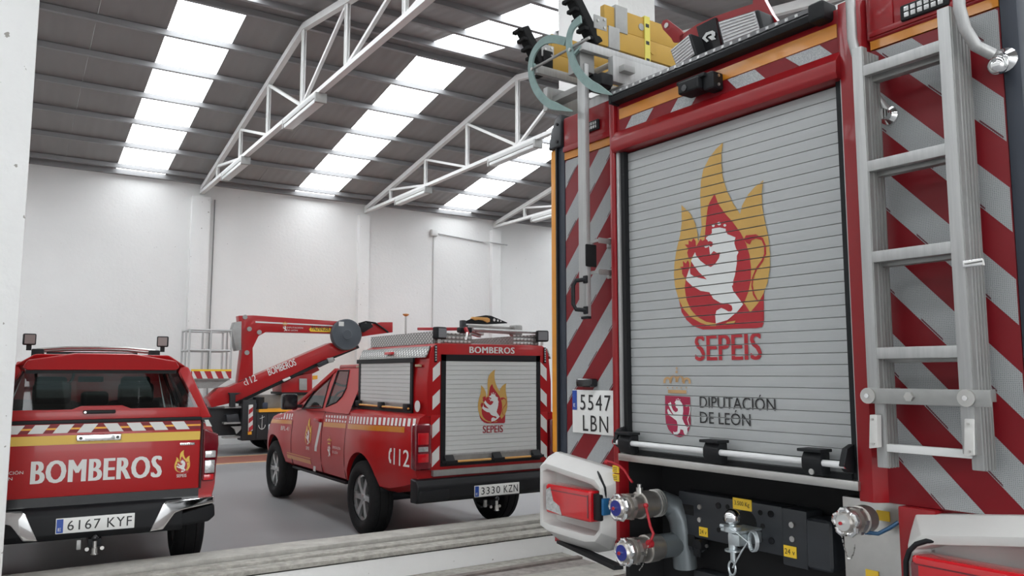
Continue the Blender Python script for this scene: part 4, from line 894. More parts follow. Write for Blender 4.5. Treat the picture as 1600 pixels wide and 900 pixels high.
# ------------------------------------------------------------------ pickups
def lerp_tab(tab, y):
    if y <= tab[0][0]: return tab[0][1]
    for (a, va), (b, vb) in zip(tab[:-1], tab[1:]):
        if y <= b:
            t = (y - a) / (b - a); t = t * t * (3 - 2 * t); return va + (vb - va) * t
    return tab[-1][1]
HWT = [(-1.24, .845), (-.9, .875), (-.3, .885), (.6, .885), (2.4, .89), (3.2, .885), (3.6, .84), (3.85, .74), (4.0, .60)]
ZBT = [(-1.24, .66), (-1.0, .56), (-.6, .50), (.5, .47), (2.4, .47), (3.4, .45), (4.0, .48)]
ZTT = [(-1.24, 1.30), (2.0, 1.28), (2.5, 1.22), (3.2, 1.13), (3.7, 1.03), (3.9, .95), (4.0, .86)]
def hwid(y): return lerp_tab(HWT, y) + .035 * math.exp(-(y / .42) ** 4) + .035 * math.exp(-((y - 3.095) / .42) ** 4)
def sect(y):
    w, a, b = hwid(y), lerp_tab(ZBT, y), lerp_tab(ZTT, y); m = .55 * a + .45 * b
    return [(0, a), (w - .12, a), (w - .03, a + .05), (w - .004, a + .16), (w, m - .04), (w - .004, m + .1), (w - .02, b - .12), (w - .05, b - .035), (w - .12, b), (0, b + .008)]
def side_x(y, z):
    p = sect(y)[2:9]
    for (x0, z0), (x1, z1) in zip(p[:-1], p[1:]):
        if z0 <= z <= z1: return x0 + (x1 - x0) * (z - z0) / max(z1 - z0, 1e-6)
    return p[0][0] if z < p[0][1] else p[-1][0]
YS = [-1.19, -1.17, -1.1, -.95, -.8, -.65, -.5, -.42, -.3, -.15, 0, .15, .3, .42, .5, .65, .85, 1.2, 1.6, 2.0, 2.3, 2.5, 2.6, 2.68, 2.8, 2.95, 3.095, 3.25, 3.4, 3.52, 3.62, 3.75, 3.88, 3.96, 4.0]
def body_mesh():
    m = MB(); rs = []
    for y in YS:
        h = sect(y); rs.append([(x, y, z) for x, z in h] + [(-x, y, z) for x, z in reversed(h[1:-1])])
    m.rings(rs); me = m.mesh('body', smooth=True); ob = bpy.data.objects.new('tmp', me); COL.objects.link(ob)
    cu = MB()
    for yy in (0, 3.095):
        for s in (-1, 1): cu.cyl((s * .50, yy, .40), (s * 1.2, yy, .40), .455, 36)
    co = bpy.data.objects.new('tmpc', cu.mesh('c')); COL.objects.link(co)
    md = ob.modifiers.new('b', 'BOOLEAN'); md.object = co; md.operation = 'DIFFERENCE'; md.solver = 'EXACT'
    dg = bpy.context.evaluated_depsgraph_get(); r = bpy.data.meshes.new_from_object(ob.evaluated_get(dg))
    bpy.data.objects.remove(ob); bpy.data.objects.remove(co)
    r.polygons.foreach_set('use_smooth', [True] * len(r.polygons)); r.set_sharp_from_angle(angle=math.radians(40)); r.materials.clear(); r.materials.append(RED)
    return r
BODY = body_mesh()
liner = MB(); n = 24
liner.rings([[(x, .448 * math.cos(t), .40 + .448 * math.sin(t)) for t in [math.radians(12 + 156 * k / n) for k in range(n + 1)]] for x in (.52, .855)], cap=False)
liner.f = [f for f in liner.f if not (0 in [i % (n + 1) for i in f] and n in [i % (n + 1) for i in f])]
liner.poly([(.52, .448 * math.cos(t), .40 + .448 * math.sin(t)) for t in [math.radians(12 + 156 * k / n) for k in range(n + 1)]])
LIN = liner.mesh('liner'); LIN.materials.append(mat('wheel arch liner', (.008, .008, .009), .9))
R0 = .383
tyre = MB().lathe((-.125, 0, 0), (1, 0, 0), [(.03, R0 * .62), (.004, R0 * .70), (0, R0 * .80), (.012, R0 * .93), (.03, R0 * .985), (.045, R0), (.075, R0), (.078, R0 - .008), (.084, R0 - .008), (.087, R0), (.163, R0), (.166, R0 - .008), (.172, R0 - .008), (.175, R0), (.205, R0), (.22, R0 * .985), (.238, R0 * .93), (.25, R0 * .80), (.246, R0 * .70), (.22, R0 * .62)], 36)
tyre.f = tyre.f[:-2]
TYRE = tyre.mesh('tyre', smooth=True); TYRE.materials.append(RUB)
RIMM = mat('silver alloy', (.52, .52, .52), .3, metal=.85)
rim = MB().lathe((0, 0, 0), (1, 0, 0), [(-.09, R0 * .60), (-.085, R0 * .63), (-.07, R0 * .63), (-.06, R0 * .57), (.05, R0 * .55), (.1, R0 * .6)], 36); rim.f = rim.f[:-2]
for k in range(6):
    t = 2 * math.pi * k / 6; d = V((0, math.cos(t), math.sin(t))); e = V((0, -math.sin(t), math.cos(t)))
    rim.rings([[V((x, 0, 0)) + d * r + e * w * s for s, x in ((-1, x0), (1, x0), (1, x0 + .035), (-1, x0 + .035))] for r, w, x0 in ((.03, .035, -.075), (.12, .026, -.085), (.20, .034, -.088), (R0 * .6, .040, -.085))])
rim.lathe((-.09, 0, 0), (1, 0, 0), [(0, .03), (.006, .04), (.05, .05)], 20)
RIM = rim.mesh('rim', smooth=True); RIM.materials.append(RIMM)
brake = MB().cyl((-.03, 0, 0), (.0, 0, 0), R0 * .5, 24).mesh('brake'); brake.materials.append(mat('dark brake', (.03, .03, .03), .6))
def holed(name, outer, holes, m, parent):
    bm = bmesh.new(); es = []
    for loop in [outer] + holes:
        vs = [bm.verts.new(p) for p in loop]
        es += [bm.edges.new((vs[i], vs[(i + 1) % len(vs)])) for i in range(len(vs))]
    bmesh.ops.triangle_fill(bm, use_beauty=True, edges=es); bmesh.ops.recalc_face_normals(bm, faces=bm.faces)
    me = bpy.data.meshes.new(name); bm.to_mesh(me); bm.free(); me.materials.append(m); return link(name, me, parent)
F2 = Frame((4.2555, 8.126), 0); F1 = Frame((.81, 8.06), math.radians(4))
def cabx(z): return .85 - (z - 1.26) * (.21 / .52)
WIN = []
for pts in ([(472.8, 638.3), (481, 625.6), (501, 598), (522.4, 581.3), (515, 598), (504.5, 637)], [(509.8, 635.8), (518, 611), (529, 579), (546, 579), (541.4, 606.6), (535, 619), (526.6, 628)]):
    WIN.append([F2.plane(a, b, (-.85, 0, 1.26), (-.52, 0, .21)) for a, b in pts])
def pickup(root):
    b = link('body', BODY, root)
    for yy, nm in ((0, 'r'), (3.095, 'f')):
        for s in (-1, 1):
            l = inst('wheel_arch', LIN, root, (0, yy, 0), (0, 0, 0 if s > 0 else math.pi))
            w = inst('wheel', TYRE, root, (s * .785, yy, R0), (0, 0, 0 if s < 0 else math.pi)); inst('rim', RIM, w, (0, 0, 0)); inst('brake_disc', brake, w, (0, 0, 0))
    MB().box(-.42, .42, -.7, 3.4, .40, .52).build('chassis', mat('black underbody', 0), root); MB().cyl((-.7, 0, R0), (.7, 0, R0), .06).build('axle', DKGREY, root); MB().cyl((-.7, 3.095, R0), (.7, 3.095, R0), .05).build('axle', DKGREY, root)
    for s in (-1, 1): MB().box(s * .80 - .03, s * .80 + .03, .6, 2.5, .445, .48).build('sill_shade_strip', BLK, root, bevel=.01)  # thin black strip stands in for the shadow under the red sill
    # cabin
    yr = .46
    out = [(2.38, 1.235), (1.95, 1.50), (1.50, 1.70), (1.35, 1.745), (yr, 1.765), (yr, 1.235)]
    for s in (-1, 1):
        holed('cabin_side', [(s * cabx(z), y, z) for y, z in out], [[(s * -p.x, p.y, p.z) for p in w] for w in WIN], RED, root)
        for w in WIN:
            MB().poly([(s * (-p.x - .004), p.y, p.z) for p in w]).build('side_window', GLS, root)
            MB().tube([(s * (-p.x + .002), p.y, p.z) for p in w], .010, 6, closed=True).build('window_seal', BLK, root)
        MB().bar((s * cabx(1.235), 2.40, 1.225), (s * cabx(1.735) * .985, 1.40, 1.735), .06, .05).build('windscreen_pillar', RED, root, bevel=.01)
    MB().prism([(-.655, yr - .02, 1.74), (.655, yr - .02, 1.74), (.655, 1.30, 1.74), (.60, 1.46, 1.725), (-.60, 1.46, 1.725), (-.655, 1.30, 1.74)], (0, 0, .06)).build('roof', RED, root, bevel=.028, seg=3)
    MB().poly([(-.80, 2.38, 1.24), (.80, 2.38, 1.24), (.62, 1.43, 1.73), (-.62, 1.43, 1.73)]).build('windscreen', GLS, root)
    MB().poly([(-.82, yr, 1.30), (.82, yr, 1.30), (.64, yr, 1.74), (-.64, yr, 1.74)]).build('rear_window', GLS, root)
    MB().box(-.78, .78, 1.9, 2.36, 1.16, 1.26).build('dashboard', SEATM, root, bevel=.03)
    sw = [(-.36 + .18 * math.cos(t), 1.80 + .06 * math.sin(t), 1.30 + .17 * math.sin(t)) for t in [2 * math.pi * i / 20 for i in range(20)]]; MB().tube(sw, .014, 8, closed=True).build('steering_wheel', BLK, root, smooth=True)
    for s in (-.38, .38):
        st = MB().box(s - .24, s + .24, 1.05, 1.18, .9, 1.42).build('seat', SEATM, root, bevel=.05, seg=3)
        MB().box(s - .14, s + .14, 1.0, 1.10, 1.46, 1.66).build('headrest', SEATM, st, bevel=.045, seg=3)
        for d in (-.05, .05): MB().cyl((s + d, 1.07, 1.38), (s + d, 1.06, 1.50), .008).build('headrest_post', STEEL, st)
    # mirrors, door seams, handles, front
    for s in (-1, 1):
        mp = F2.at(453, 626, x=-1.02)
        mi = MB().box(-.10, .10, -.05, .05, -.10, .10).build('mirror', BLKG, root, bevel=.035, seg=3); mi.location = (s * 1.02, 2.10, 1.33)
        MB().box(-.06, .06, -.02, .02, -.02, .02).build('mirror_arm', BLK, root).location = (s * .90, 2.12, 1.27)
        for y0 in (2.36, 1.24, .47):
            MB().tube([(s * (side_x(y0 + .06 * k / 8, .50 + .74 * k / 8) + .0005), y0 + (.03 * math.sin(k / 8 * 3)), .50 + .74 * k / 8) for k in range(9)], .004, 5).build('door_seam', mat('seam', (.03, .004, .005), .7), root)
        MB().box(-.02, .02, -.09, .09, -.02, .02).build('door_handle', RED, root, bevel=.012).location = (s * (side_x(1.38, 1.12) + .018), 1.40, 1.13)
        MB().box(-.10, .10, -.10, .10, -.07, .07).build('headlamp', LENSC, root, bevel=.03).location = (s * .66, 3.80, .88)
    MB().box(-.70, .70, 3.80, 4.06, .42, .66).build('front_bumper', RED, root, bevel=.05); MB().box(-.42, .42, 3.92, 4.0, .70, .90).build('grille', CHROME, root, bevel=.02)
def side_text(root, s, y0, y1, z0, z1, m, bold=0, nm='lettering', off=.004):
    """on the left flank, reading from front to back: y0 > y1"""
    me = text_mesh(s, y0 - y1, z1 - z0, bold)
    for v in me.vertices: y, z = y0 - v.co.x, z0 + v.co.y; v.co = (-(side_x(y, z) + off + v.co.z), y, z)
    me.materials.clear(); me.materials.append(m); return link(nm, me, root)
def side_strip(root, nm, m, y0, y1, zf, h, off, s=-1, n=24):
    mb = MB()
    for k in range(n):
        a, b = y0 + (y1 - y0) * k / n, y0 + (y1 - y0) * (k + 1) / n; q = []
        for y, dz in ((a, 0), (b, 0), (b, h / 2), (a, h / 2)): z = zf(y) + dz; q.append((s * (side_x(y, z) + off), y, z))
        mb.poly(q); q = []
        for y, dz in ((a, h / 2), (b, h / 2), (b, h), (a, h)): z = zf(y) + dz; q.append((s * (side_x(y, z) + off), y, z))
        mb.poly(q)
    return mb.build(nm, m, root)
STZ = lambda y: 1.125 - .028 * (y + 1.2)
def flank(root, s):
    side_strip(root, 'yellow_stripe', ORANGE, -.98, .42, STZ, .055, .003, s); side_strip(root, 'yellow_stripe', ORANGE, .50, 1.22, STZ, .055, .003, s); side_strip(root, 'yellow_stripe', ORANGE, 2.42, 3.45, STZ, .05, .003, s)
    for ya, yb in ((-1.16, .42), (.50, 1.20), (2.42, 3.15)):
        n = int((yb - ya) / .085)
        for k in range(n):
            y = ya + k * (yb - ya) / n; q = []
            for dy, dz in ((0, .062), (.048, .062), (.075, .135), (.027, .135)): z = STZ(y) + dz; q.append((s * (side_x(y + dy, z) + .004), y + dy, z))
            MB().poly(q).build('hatch_mark', LETW, root)
def plate(root, y, z0, s, m=PLATEW):
    p = MB().box(-.26, .26, y - .008, y, z0, z0 + .11).build('number_plate', m, root, bevel=.006)
    flat('euro_band', [[(-.255, y - .0092, z0 + .006), (-.212, y - .0092, z0 + .006), (-.212, y - .0092, z0 + .104), (-.255, y - .0092, z0 + .104)]], EUBLUE, p)
    text('characters', 'E', EMW, p, (-.245, y - .0098, z0 + .02), (1, 0, 0), (0, 0, 1), .02, .022, .01)
    a, b = s.split()
    text('characters', a, INK, p, (-.185, y - .0095, z0 + .02), (1, 0, 0), (0, 0, 1), .215, .07, .004, space=1.15); text('characters', b, INK, p, (.075, y - .0095, z0 + .02), (1, 0, 0), (0, 0, 1), .165, .07, .004, space=1.15)
    return p
def tow(root, y, z):
    t = MB().box(-.045, .045, y - .02, y + .3, z - .06, z).build('tow_bar', BLK, root, bevel=.008)
    MB().lathe((0, y - .06, z - .11), (0, 0, 1), [(0, .02), (.005, .028), (.012, .02), (.05, .02), (.055, .014), (.10, .014)], 14).build('tow_pin', STEEL, t, smooth=True)
    MB().sphere((0, y - .06, z + .012), .026).build('tow_ball', BLKG, t, smooth=True)
    for s in (-.05, .05): MB().cyl((s, y - .04, z - .07), (s, y - .02, z - .07), .014).build('bolt', STEEL, t)
    MB().box(-.12, -.09, y - .03, y + .0, z - .07, z + .0).build('socket', ALUD, t, bevel=.006)

# ---- pickup with the roller shutter canopy
P2 = tag(empty('pickup_truck', F2.o, F2.rz), 'red pickup with a roller shutter canopy and 112 on its flank', 'pickup', 'red pickup trucks')
pickup(P2); flank(P2, -1); flank(P2, 1)
RY = -1.21
cp = MB().prism([(-.735, RY, 1.28), (-.735, RY, 1.60), (-.705, RY, 1.88), (-.68, RY, 1.95), (-.62, RY, 1.985), (.62, RY, 1.985), (.68, RY, 1.95), (.705, RY, 1.88), (.735, RY, 1.60), (.735, RY, 1.28)], (0, 1.66, 0)).build('canopy', RED, P2, bevel=.012)
MB().box(-.69, .69, RY, RY + .08, .77, 1.30).build('canopy_foot', RED, P2, bevel=.008)
MB().box(-.67, .67, RY - .03, RY + .1, .715, .772).build('rear_sill', ALUD, P2, bevel=.004)
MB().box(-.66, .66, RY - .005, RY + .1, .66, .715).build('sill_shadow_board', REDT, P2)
fr = MB().box(-.585, -.535, RY - .012, RY + .02, .825, 1.875).box(.535, .585, RY - .012, RY + .02, .825, 1.875).box(-.585, .585, RY - .012, RY + .02, 1.812, 1.875).box(-.585, .585, RY - .008, RY + .02, .80, .83).build('shutter_frame', BLK, P2)
def pshutter(root, x0, x1, z0, z1, n, org, xd):
    w = x1 - x0; h = (z1 - z0) / n; X = V(xd); N = V((X.y, -X.x, 0))
    me = MB().add([V((0, 0, 0)), N * .006 + V((0, 0, .003)), N * .006 + V((0, 0, h - .003)), V((0, 0, h)), X * w, X * w + N * .006 + V((0, 0, .003)), X * w + N * .006 + V((0, 0, h - .003)), X * w + V((0, 0, h))], [(0, 1, 5, 4), (1, 2, 6, 5), (2, 3, 7, 6)]).mesh('slat'); me.materials.append(SLATW)
    bk = V(org) + X * x0; s = MB().prism([bk - N * .004 + V((0, 0, z0)), bk + X * w - N * .004 + V((0, 0, z0)), bk + X * w - N * .004 + V((0, 0, z1)), bk - N * .004 + V((0, 0, z1))], -N * .02).build('roller_shutter', DKGREY, root)
    for k in range(n): inst('slat', me, s, bk + V((0, 0, z0 + k * h)))
    MB().prism([bk + N * .008 + V((0, 0, z0 - .006)), bk + X * w + N * .008 + V((0, 0, z0 - .006)), bk + X * w + N * .008 + V((0, 0, z0 + .012)), bk + N * .008 + V((0, 0, z0 + .012))], -N * .01).build('bottom_rail', ALU, s)
    return s
sh2 = pshutter(P2, -.535, .535, .905, 1.812, 20, (0, RY - .004, 0), (1, 0, 0))
MB().box(-.535, .535, RY - .006, RY, .83, .90).build('shutter_foot', ALUD, P2)
put(EMU, 'flame_emblem', sh2, lambda u, v, i: (u, RY - .0125 - .0008 * i, 1.19 + v), h=.54)
text('lettering', 'SEPEIS', mat('emblem dark red', (.30, .01, .02), .5), sh2, (-.115, RY - .013, 1.10), (1, 0, 0), (0, 0, 1), .235, .072, .03, space=1.0)
text('lettering', 'BOMBEROS', LETW, P2, (-.265, RY - .003, 1.893), (1, 0, 0), (0, 0, 1), .53, .064, .012, space=1.1, fat=.004)
hb2 = MB().cyl((-.575, RY - .045, .845), (.575, RY - .045, .845), .011, 12).build('shutter_bar', WOODH, P2, smooth=True)
for x in (-.50, .04, .52):
    k = MB().prism([(x - .05, RY - .01, .825), (x - .05, RY - .06, .825), (x - .05, RY - .06, .855), (x - .05, RY - .01, .91)], (.10, 0, 0)).build('bar_bracket', BLK, P2, bevel=.005); MB().box(x - .08, x + .08, RY - .058, RY - .032, .832, .858).build('clip', BLK, k, bevel=.005)
# chevrons either side of the shutter
for s in (-1, 1):
    for k in range(4):
        z = .80 + k * .27; q = [(.59, z - .02 + .0), (.685, z + .055), (.685 - .02 * (k == 3), z + .20), (.59, z + .13)]
        q = [(.595, z + .0), (.675, z + .06), (.675, z + .19), (.595, z + .13)]
        q = [(s * x, RY - .0025, zz) for x, zz in ([(.675, z), (.595, z + .07), (.595, z + .20), (.675, z + .13)] if s > 0 else [(.675, z), (.595, z + .07), (.595, z + .20), (.675, z + .13)])]
        flat('chevron_mark', [q], LETW, P2)
    f = MB().box(s * .648 - .014, s * .648 + .014, RY - .014, RY, 1.80, 1.965).build('flasher', BLKG, P2, bevel=.006)
    for k in range(6): MB().box(s * .648 - .008, s * .648 + .008, RY - .016, RY - .013, 1.812 + k * .025, 1.828 + k * .025).build('diode', LENSC, f)
    # tail lamps
    l = MB().box(s * .785 - .088, s * .785 + .088, -1.255, -1.15, .78, 1.215).build('tail_lamp', LENSD, P2, bevel=.03, seg=3)
    MB().box(s * .79 - .055, s * .79 + .055, -1.262, -1.25, .855, .935).build('lens', LENSR, l, bevel=.004); MB().box(s * .79 - .05, s * .79 + .05, -1.262, -1.25, .955, 1.0).build('lens', LENSC, l, bevel=.004); MB().box(s * .79 - .055, s * .79 + .055, -1.262, -1.25, 1.02, 1.13).build('lens', LENSR, l, bevel=.004)
    # shutters on the flanks
    xs = s * .742
    MB().box(min(xs, xs + s * .012), max(xs, xs + s * .012), -.93, .46, 1.30, 1.335).box(min(xs, xs + s * .02), max(xs, xs + s * .02), -.95, .50, 1.80, 1.845).box(min(xs, xs + s * .014), max(xs, xs + s * .014), .40, .45, 1.31, 1.82).box(min(xs, xs + s * .014), max(xs, xs + s * .014), -.93, -.88, 1.31, 1.82).build('shutter_frame', BLK, P2)
    if s < 0: pshutter(P2, 0, 1.28, 1.385, 1.80, 10, (xs - .002, .40, 0), (0, -1, 0))
    else: pshutter(P2, 0, 1.28, 1.385, 1.80, 10, (xs + .002, -.88, 0), (0, 1, 0))
    MB().box(min(xs, xs + s * .006), max(xs, xs + s * .006), -.88, .40, 1.335, 1.385).build('shutter_foot', ALUD, P2)
    MB().cyl((xs + s * .035, -.90, 1.345), (xs + s * .035, .43, 1.345), .010).build('shutter_bar', WOODH, P2)
    for y in (.40, -.22, -.84): MB().box(min(xs, xs + s * .05), max(xs, xs + s * .05), y - .05, y + .05, 1.325, 1.39).build('bar_bracket', BLK, P2, bevel=.008)
    MB().prism([(s * .75, -1.19, 1.845), (s * .70, -1.19, 1.955), (s * .685, -1.19, 1.955), (s * .735, -1.19, 1.845)], (0, 1.66, 0)).build('chequer_shoulder', CHEQ, P2)
    ml = MB().box(s * .735 - .02, s * .735 + .02, -.42, -.24, 1.885, 1.915).build('marker_lamp', LENSR, P2, bevel=.006)
    for y in (.49, -1.03): MB().box(s * .74 - .008, s * .74 + .008, y - .06, y + .06, 1.755, 1.78).build('marker_lamp', mat('amber marker', (.35, .25, .15), .3), P2, bevel=.004)
    MB().box(s * .62 - .008, s * .62 + .008, -1.12, .42, 1.985, 2.105).build('roof_rail', CHEQ, P2)
MB().box(-.62, -.20, -1.14, -1.125, 1.985, 2.09).build('roof_rail', CHEQ, P2); MB().box(.30, .62, -1.14, -1.125, 1.985, 2.09).build('roof_rail', CHEQ, P2); MB().box(-.62, .62, .41, .425, 1.985, 2.10).build('roof_rail', CHEQ, P2)
for x, r in ((-.585, .25), (.645, -.35)):
    k = MB().box(-.065, .065, -.045, .035, -.06, .06).build('work_lamp', BLK, P2, bevel=.02, seg=3); k.location = (x, RY + .04, 2.085); k.rotation_euler = (0, 0, r)
    MB().box(-.05, .05, -.048, -.044, -.045, .045).build('lens', mat('lamp face', (.16, .16, .17), .25), k); MB().box(-.012, .012, -.01, .01, -.10, -.05).build('stem', STEEL, k)
MB().cyl((-.18, RY + .08, 2.135), (.61, RY + .08, 2.125), .016).build('roof_tube', ALU, P2, smooth=True)
# bumper, plate, tow bar
bu = MB().prism([(-.87, -1.16, .70), (-.845, -1.27, .69), (-.86, -1.31, .62), (-.87, -1.30, .50), (-.80, -1.28, .475), (.80, -1.28, .475), (.87, -1.30, .50), (.86, -1.31, .62), (.845, -1.27, .69), (.87, -1.16, .70)][:0] or [(-.87, -1.15, .475), (-.87, -1.27, .48), (-.87, -1.305, .52), (-.87, -1.305, .635), (-.87, -1.27, .69), (-.87, -1.15, .70)], (1.74, 0, 0)).build('rear_bumper', BLK, P2, bevel=.015, seg=3)
for s in (-1, 1): MB().box(s * .70 - .16, s * .70 + .16, -1.325, -1.29, .50, .60).build('bumper_corner', BLK, bu, bevel=.015)
plate(P2, -1.306, .497, '3330 KZN'); tow(P2, -1.24, .455)
MB().tube([(-.20, -1.2, .47), (-.19, -1.22, .42), (-.14, -1.22, .385), (-.1, -1.2, .38)], .01).build('trailer_cable', BLK, P2)
# flank lettering and emblems
side_text(P2, '112', -.79, -1.10, .80, .96, LETW, .02); 
hs = [(-.69, .93), (-.66, .945), (-.63, .90), (-.66, .87), (-.70, .855)]
MB().poly([(-(side_x(y, z) + .004), y, z) for y, z in [(-.70, .95), (-.735, .955), (-.74, .92), (-.715, .915), (-.705, .88), (-.715, .845), (-.74, .84), (-.735, .805), (-.70, .81), (-.675, .85), (-.675, .91)]]).build('phone_mark', LETW, P2)
def door_em(u, v, i): y, z = 1.72 - u, .80 + v; return (-(side_x(y, z) + .004 + .0006 * i), y, z)
WM = {'R': EMR, 'Y': YELP, 'W': LETW, 'C': RED, 'G': YELP}
put(EMU, 'flame_emblem', P2, door_em, h=.34, mats=WM); side_text(P2, 'SEPEIS', 1.78, 1.66, .745, .785, LETW, .01)
put(CRU, 'crest_emblem', P2, lambda u, v, i: (-(side_x(.98 - u, .72 + v) + .004 + .0006 * i), .98 - u, .72 + v), h=.24, mats=WM)
side_text(P2, 'DIPUTACIÓN', .87, .62, .83, .865, LETW, 0); side_text(P2, 'DE LEÓN', .87, .70, .775, .81, LETW, 0); side_text(P2, 'BFL-41', 2.78, 2.50, .93, .985, LETW, .01)
side_strip(P2, 'yellow_stripe', ORANGE, 1.62, 2.55, lambda y: .575, .05, .003, -1, 10); side_strip(P2, 'yellow_stripe', ORANGE, 1.62, 2.55, lambda y: .64, .012, .003, -1, 10)
MB().poly([(-(side_x(y, z) + .004), y, z) for y, z in ((1.50, .50), (1.58, .50), (1.47, .80), (1.36, 1.10), (1.28, 1.10), (1.39, .80))]).build('silver_slash', LETW, P2)
MB().cyl((-.765, -1.075, 1.375), (-.770, -1.075, 1.375), .055, 24).build('round_badge', LETW, P2)

# ---- equipment lying on the pickup canopy
hx = tag(empty('hand_saw', (F2.o.x + .02, F2.o.y - 1.0, 2.236)), 'black saw in a holed blade guard with orange wooden handle on the canopy roof', 'saw')
MB().prism([(-.30, 0, -.02), (-.12, 0, .05), (.04, 0, .075), (.13, 0, .07), (.40, 0, -.01), (.40, 0, -.02), (.06, 0, -.045), (-.29, 0, -.045)], (0, .012, 0)).build('blade_guard', BLK, hx)
for x, r in ((.18, .019), (.24, .014), (.29, .010)): MB().cyl((x, -.002, .018 - (x - .18) * .12), (x, .014, .018 - (x - .18) * .12), r, 14).build('hole', mat('pale hole', (.62, .62, .61), .7), hx)
MB().prism([(-.20, -.012, .02), (-.18, -.012, .045), (.06, -.012, .045), (.10, -.012, .03), (.10, -.012, -.01), (.06, -.012, -.025), (-.02, -.012, .005), (-.08, -.012, .01), (-.14, -.012, .0)], (0, .036, 0)).build('handle', WOODH, hx, bevel=.006)
hx.scale = (.74, 1, .8)
an = tag(empty('radio_antenna', (F2.o.x + .06, F2.o.y + .95, 1.80)), 'thin rod antenna with a small amber tip on the canopy pickup cab roof', 'antenna')
MB().cyl((0, 0, 0), (0, 0, .62), .012).build('rod', STEEL, an); MB().lathe((0, 0, .60), (0, 0, 1), [(0, .012), (.02, .04), (.03, .04), (.035, .005)], 14).build('tip', WOODH, an, smooth=True); MB().cyl((0, 0, 0), (0, 0, .03), .03).build('base', BLK, an)
tr_ = tag(empty('tripod', (F2.o.x + .02, F2.o.y - .55, 2.085)), 'folded grey metal tripod lying across the canopy roof', 'tripod')
for dx, dz in ((0, .085), (.02, .055), (-.02, .03)): MB().bar((-.22 + dx, -.40, dz + .02), (.42 + dx, .30, dz), .035, .03).build('leg', ALUD, tr_, bevel=.006)
MB().bar((-.20, -.45, .088), (.40, -.43, .080), .05, .034).build('leg', ALUD, tr_, bevel=.006); MB().bar((-.10, -.47, .045), (.42, -.41, .035), .04, .03).build('leg', ALUD, tr_, bevel=.006); MB().box(.36, .46, -.50, -.38, .0, .12).build('head', ALUD, tr_, bevel=.02); MB().box(-.26, -.21, -.46, -.40, .0, .15).build('clamp', DKGREY, tr_, bevel=.01)
cu_ = tag(empty('bolt_cutter', (F2.o.x - .30, F2.o.y - 1.12, 2.078)), 'red bolt cutter with its jaws hanging over the canopy edge', 'cutter')
for s in (-.02, .02): MB().bar((s, .02, .06), (s * 5 - .02, .75, .09), .03, .03).build('handle', EMR, cu_, bevel=.008)
MB().box(-.05, .09, -.05, .03, .02, .075).build('grip_block', BLK, cu_, bevel=.015); MB().bar((-.0, -.06, .07), (.01, -.10, -.0), .03, .03).build('pivot', EMR, cu_, bevel=.008); MB().bar((.0, -.10, .02), (-.03, -.13, -.06), .022, .012).build('jaw', STEEL, cu_, bevel=.004)

# ---- pickup with the glazed hard top
P1 = tag(empty('pickup_truck', F1.o, F1.rz), 'red pickup with a glazed hard top and BOMBEROS lettered across its tailgate', 'pickup', 'red pickup trucks')
pickup(P1); flank(P1, 1)
TY = -1.225
MB().box(-.715, .715, TY, -1.15, .785, 1.32).build('tailgate', RED, P1, bevel=.012)
for s in (-.7285, .7285): MB().box(s - .0065, s + .0065, TY + .008, -1.15, .78, 1.32).build('tailgate_gap', mat('seam', 0), P1)
MB().box(-.72, .72, TY - .004, -1.15, 1.318, 1.345).build('seal', BLK, P1, bevel=.004)
flat('yellow_tape', [[(-.712, TY - .002, 1.165), (.712, TY - .002, 1.165), (.712, TY - .002, 1.232), (-.712, TY - .002, 1.232)]], YELP, P1)
flat('orange_tape', [[(-.712, TY - .002, 1.275), (.712, TY - .002, 1.275), (.712, TY - .002, 1.288), (-.712, TY - .002, 1.288)]], YEL, P1)
flat('red_tape', [[(-.712, TY - .0015, 1.25), (.712, TY - .0015, 1.25), (.712, TY - .0015, 1.312), (-.712, TY - .0015, 1.312)]], REDTAPE, P1)
for k in range(-4, 5):
    x = k * .158
    for s in ((1,) if k > 0 else (-1,) if k < 0 else ()):
        c = s * (abs(x) - .075); q = [(c + s * .06, 1.25), (c - s * .035, 1.25 + .0), (c - s * .075, 1.313), (c + s * .02, 1.313)]
        q = [(c - s * .02, 1.25), (c + s * .075, 1.25), (c + s * .03, 1.313), (c - s * .065, 1.313)]
        flat('hatch_mark', [[(a, TY - .003, b) for a, b in q]], LETW, P1)
hd_ = MB().box(-.16, .145, TY - .025, TY, 1.185, 1.235).build('tailgate_handle', CHROME, P1, bevel=.012, seg=3); MB().box(-.10, .10, TY - .028, TY - .02, 1.195, 1.225).build('grip', CHROME, hd_, bevel=.006)
for x in (-.13, .118): MB().cyl((x, TY - .027, 1.21), (x, TY - .024, 1.21), .012).build('lock', BLKG, hd_)
text('lettering', 'BOMBEROS', LETW, P1, (-.432, TY - .003, .888), (1, 0, 0), (0, 0, 1), .865, .165, .012, space=1.1, fat=.008)
put(EMU, 'flame_emblem', P1, lambda u, v, i: (.588 + u, TY - .003 - .0006 * i, .91 + v), h=.178, mats=WM)
text('lettering', 'SEPEIS', LETW, P1, (.55, TY - .003, .878), (1, 0, 0), (0, 0, 1), .072, .024, .01)
text('lettering', 'DIPUTACIÓN', LETW, P1, (-.70, TY - .003, .965), (1, 0, 0), (0, 0, 1), .215, .028, 0); text('lettering', 'DE LEÓN', LETW, P1, (-.70, TY - .003, .925), (1, 0, 0), (0, 0, 1), .15, .028, 0)
MB().box(.565, .675, TY - .006, TY, 1.125, 1.145).build('badge', CHROME, P1, bevel=.004)
for k in range(6): MB().box(.575 + k * .0155, .585 + k * .0155, TY - .008, TY - .005, 1.129, 1.141).build('badge_letter', ALUD, P1)
MB().box(-.68, -.60, TY - .006, TY, 1.125, 1.15).build('badge', CHROME, P1, bevel=.004)
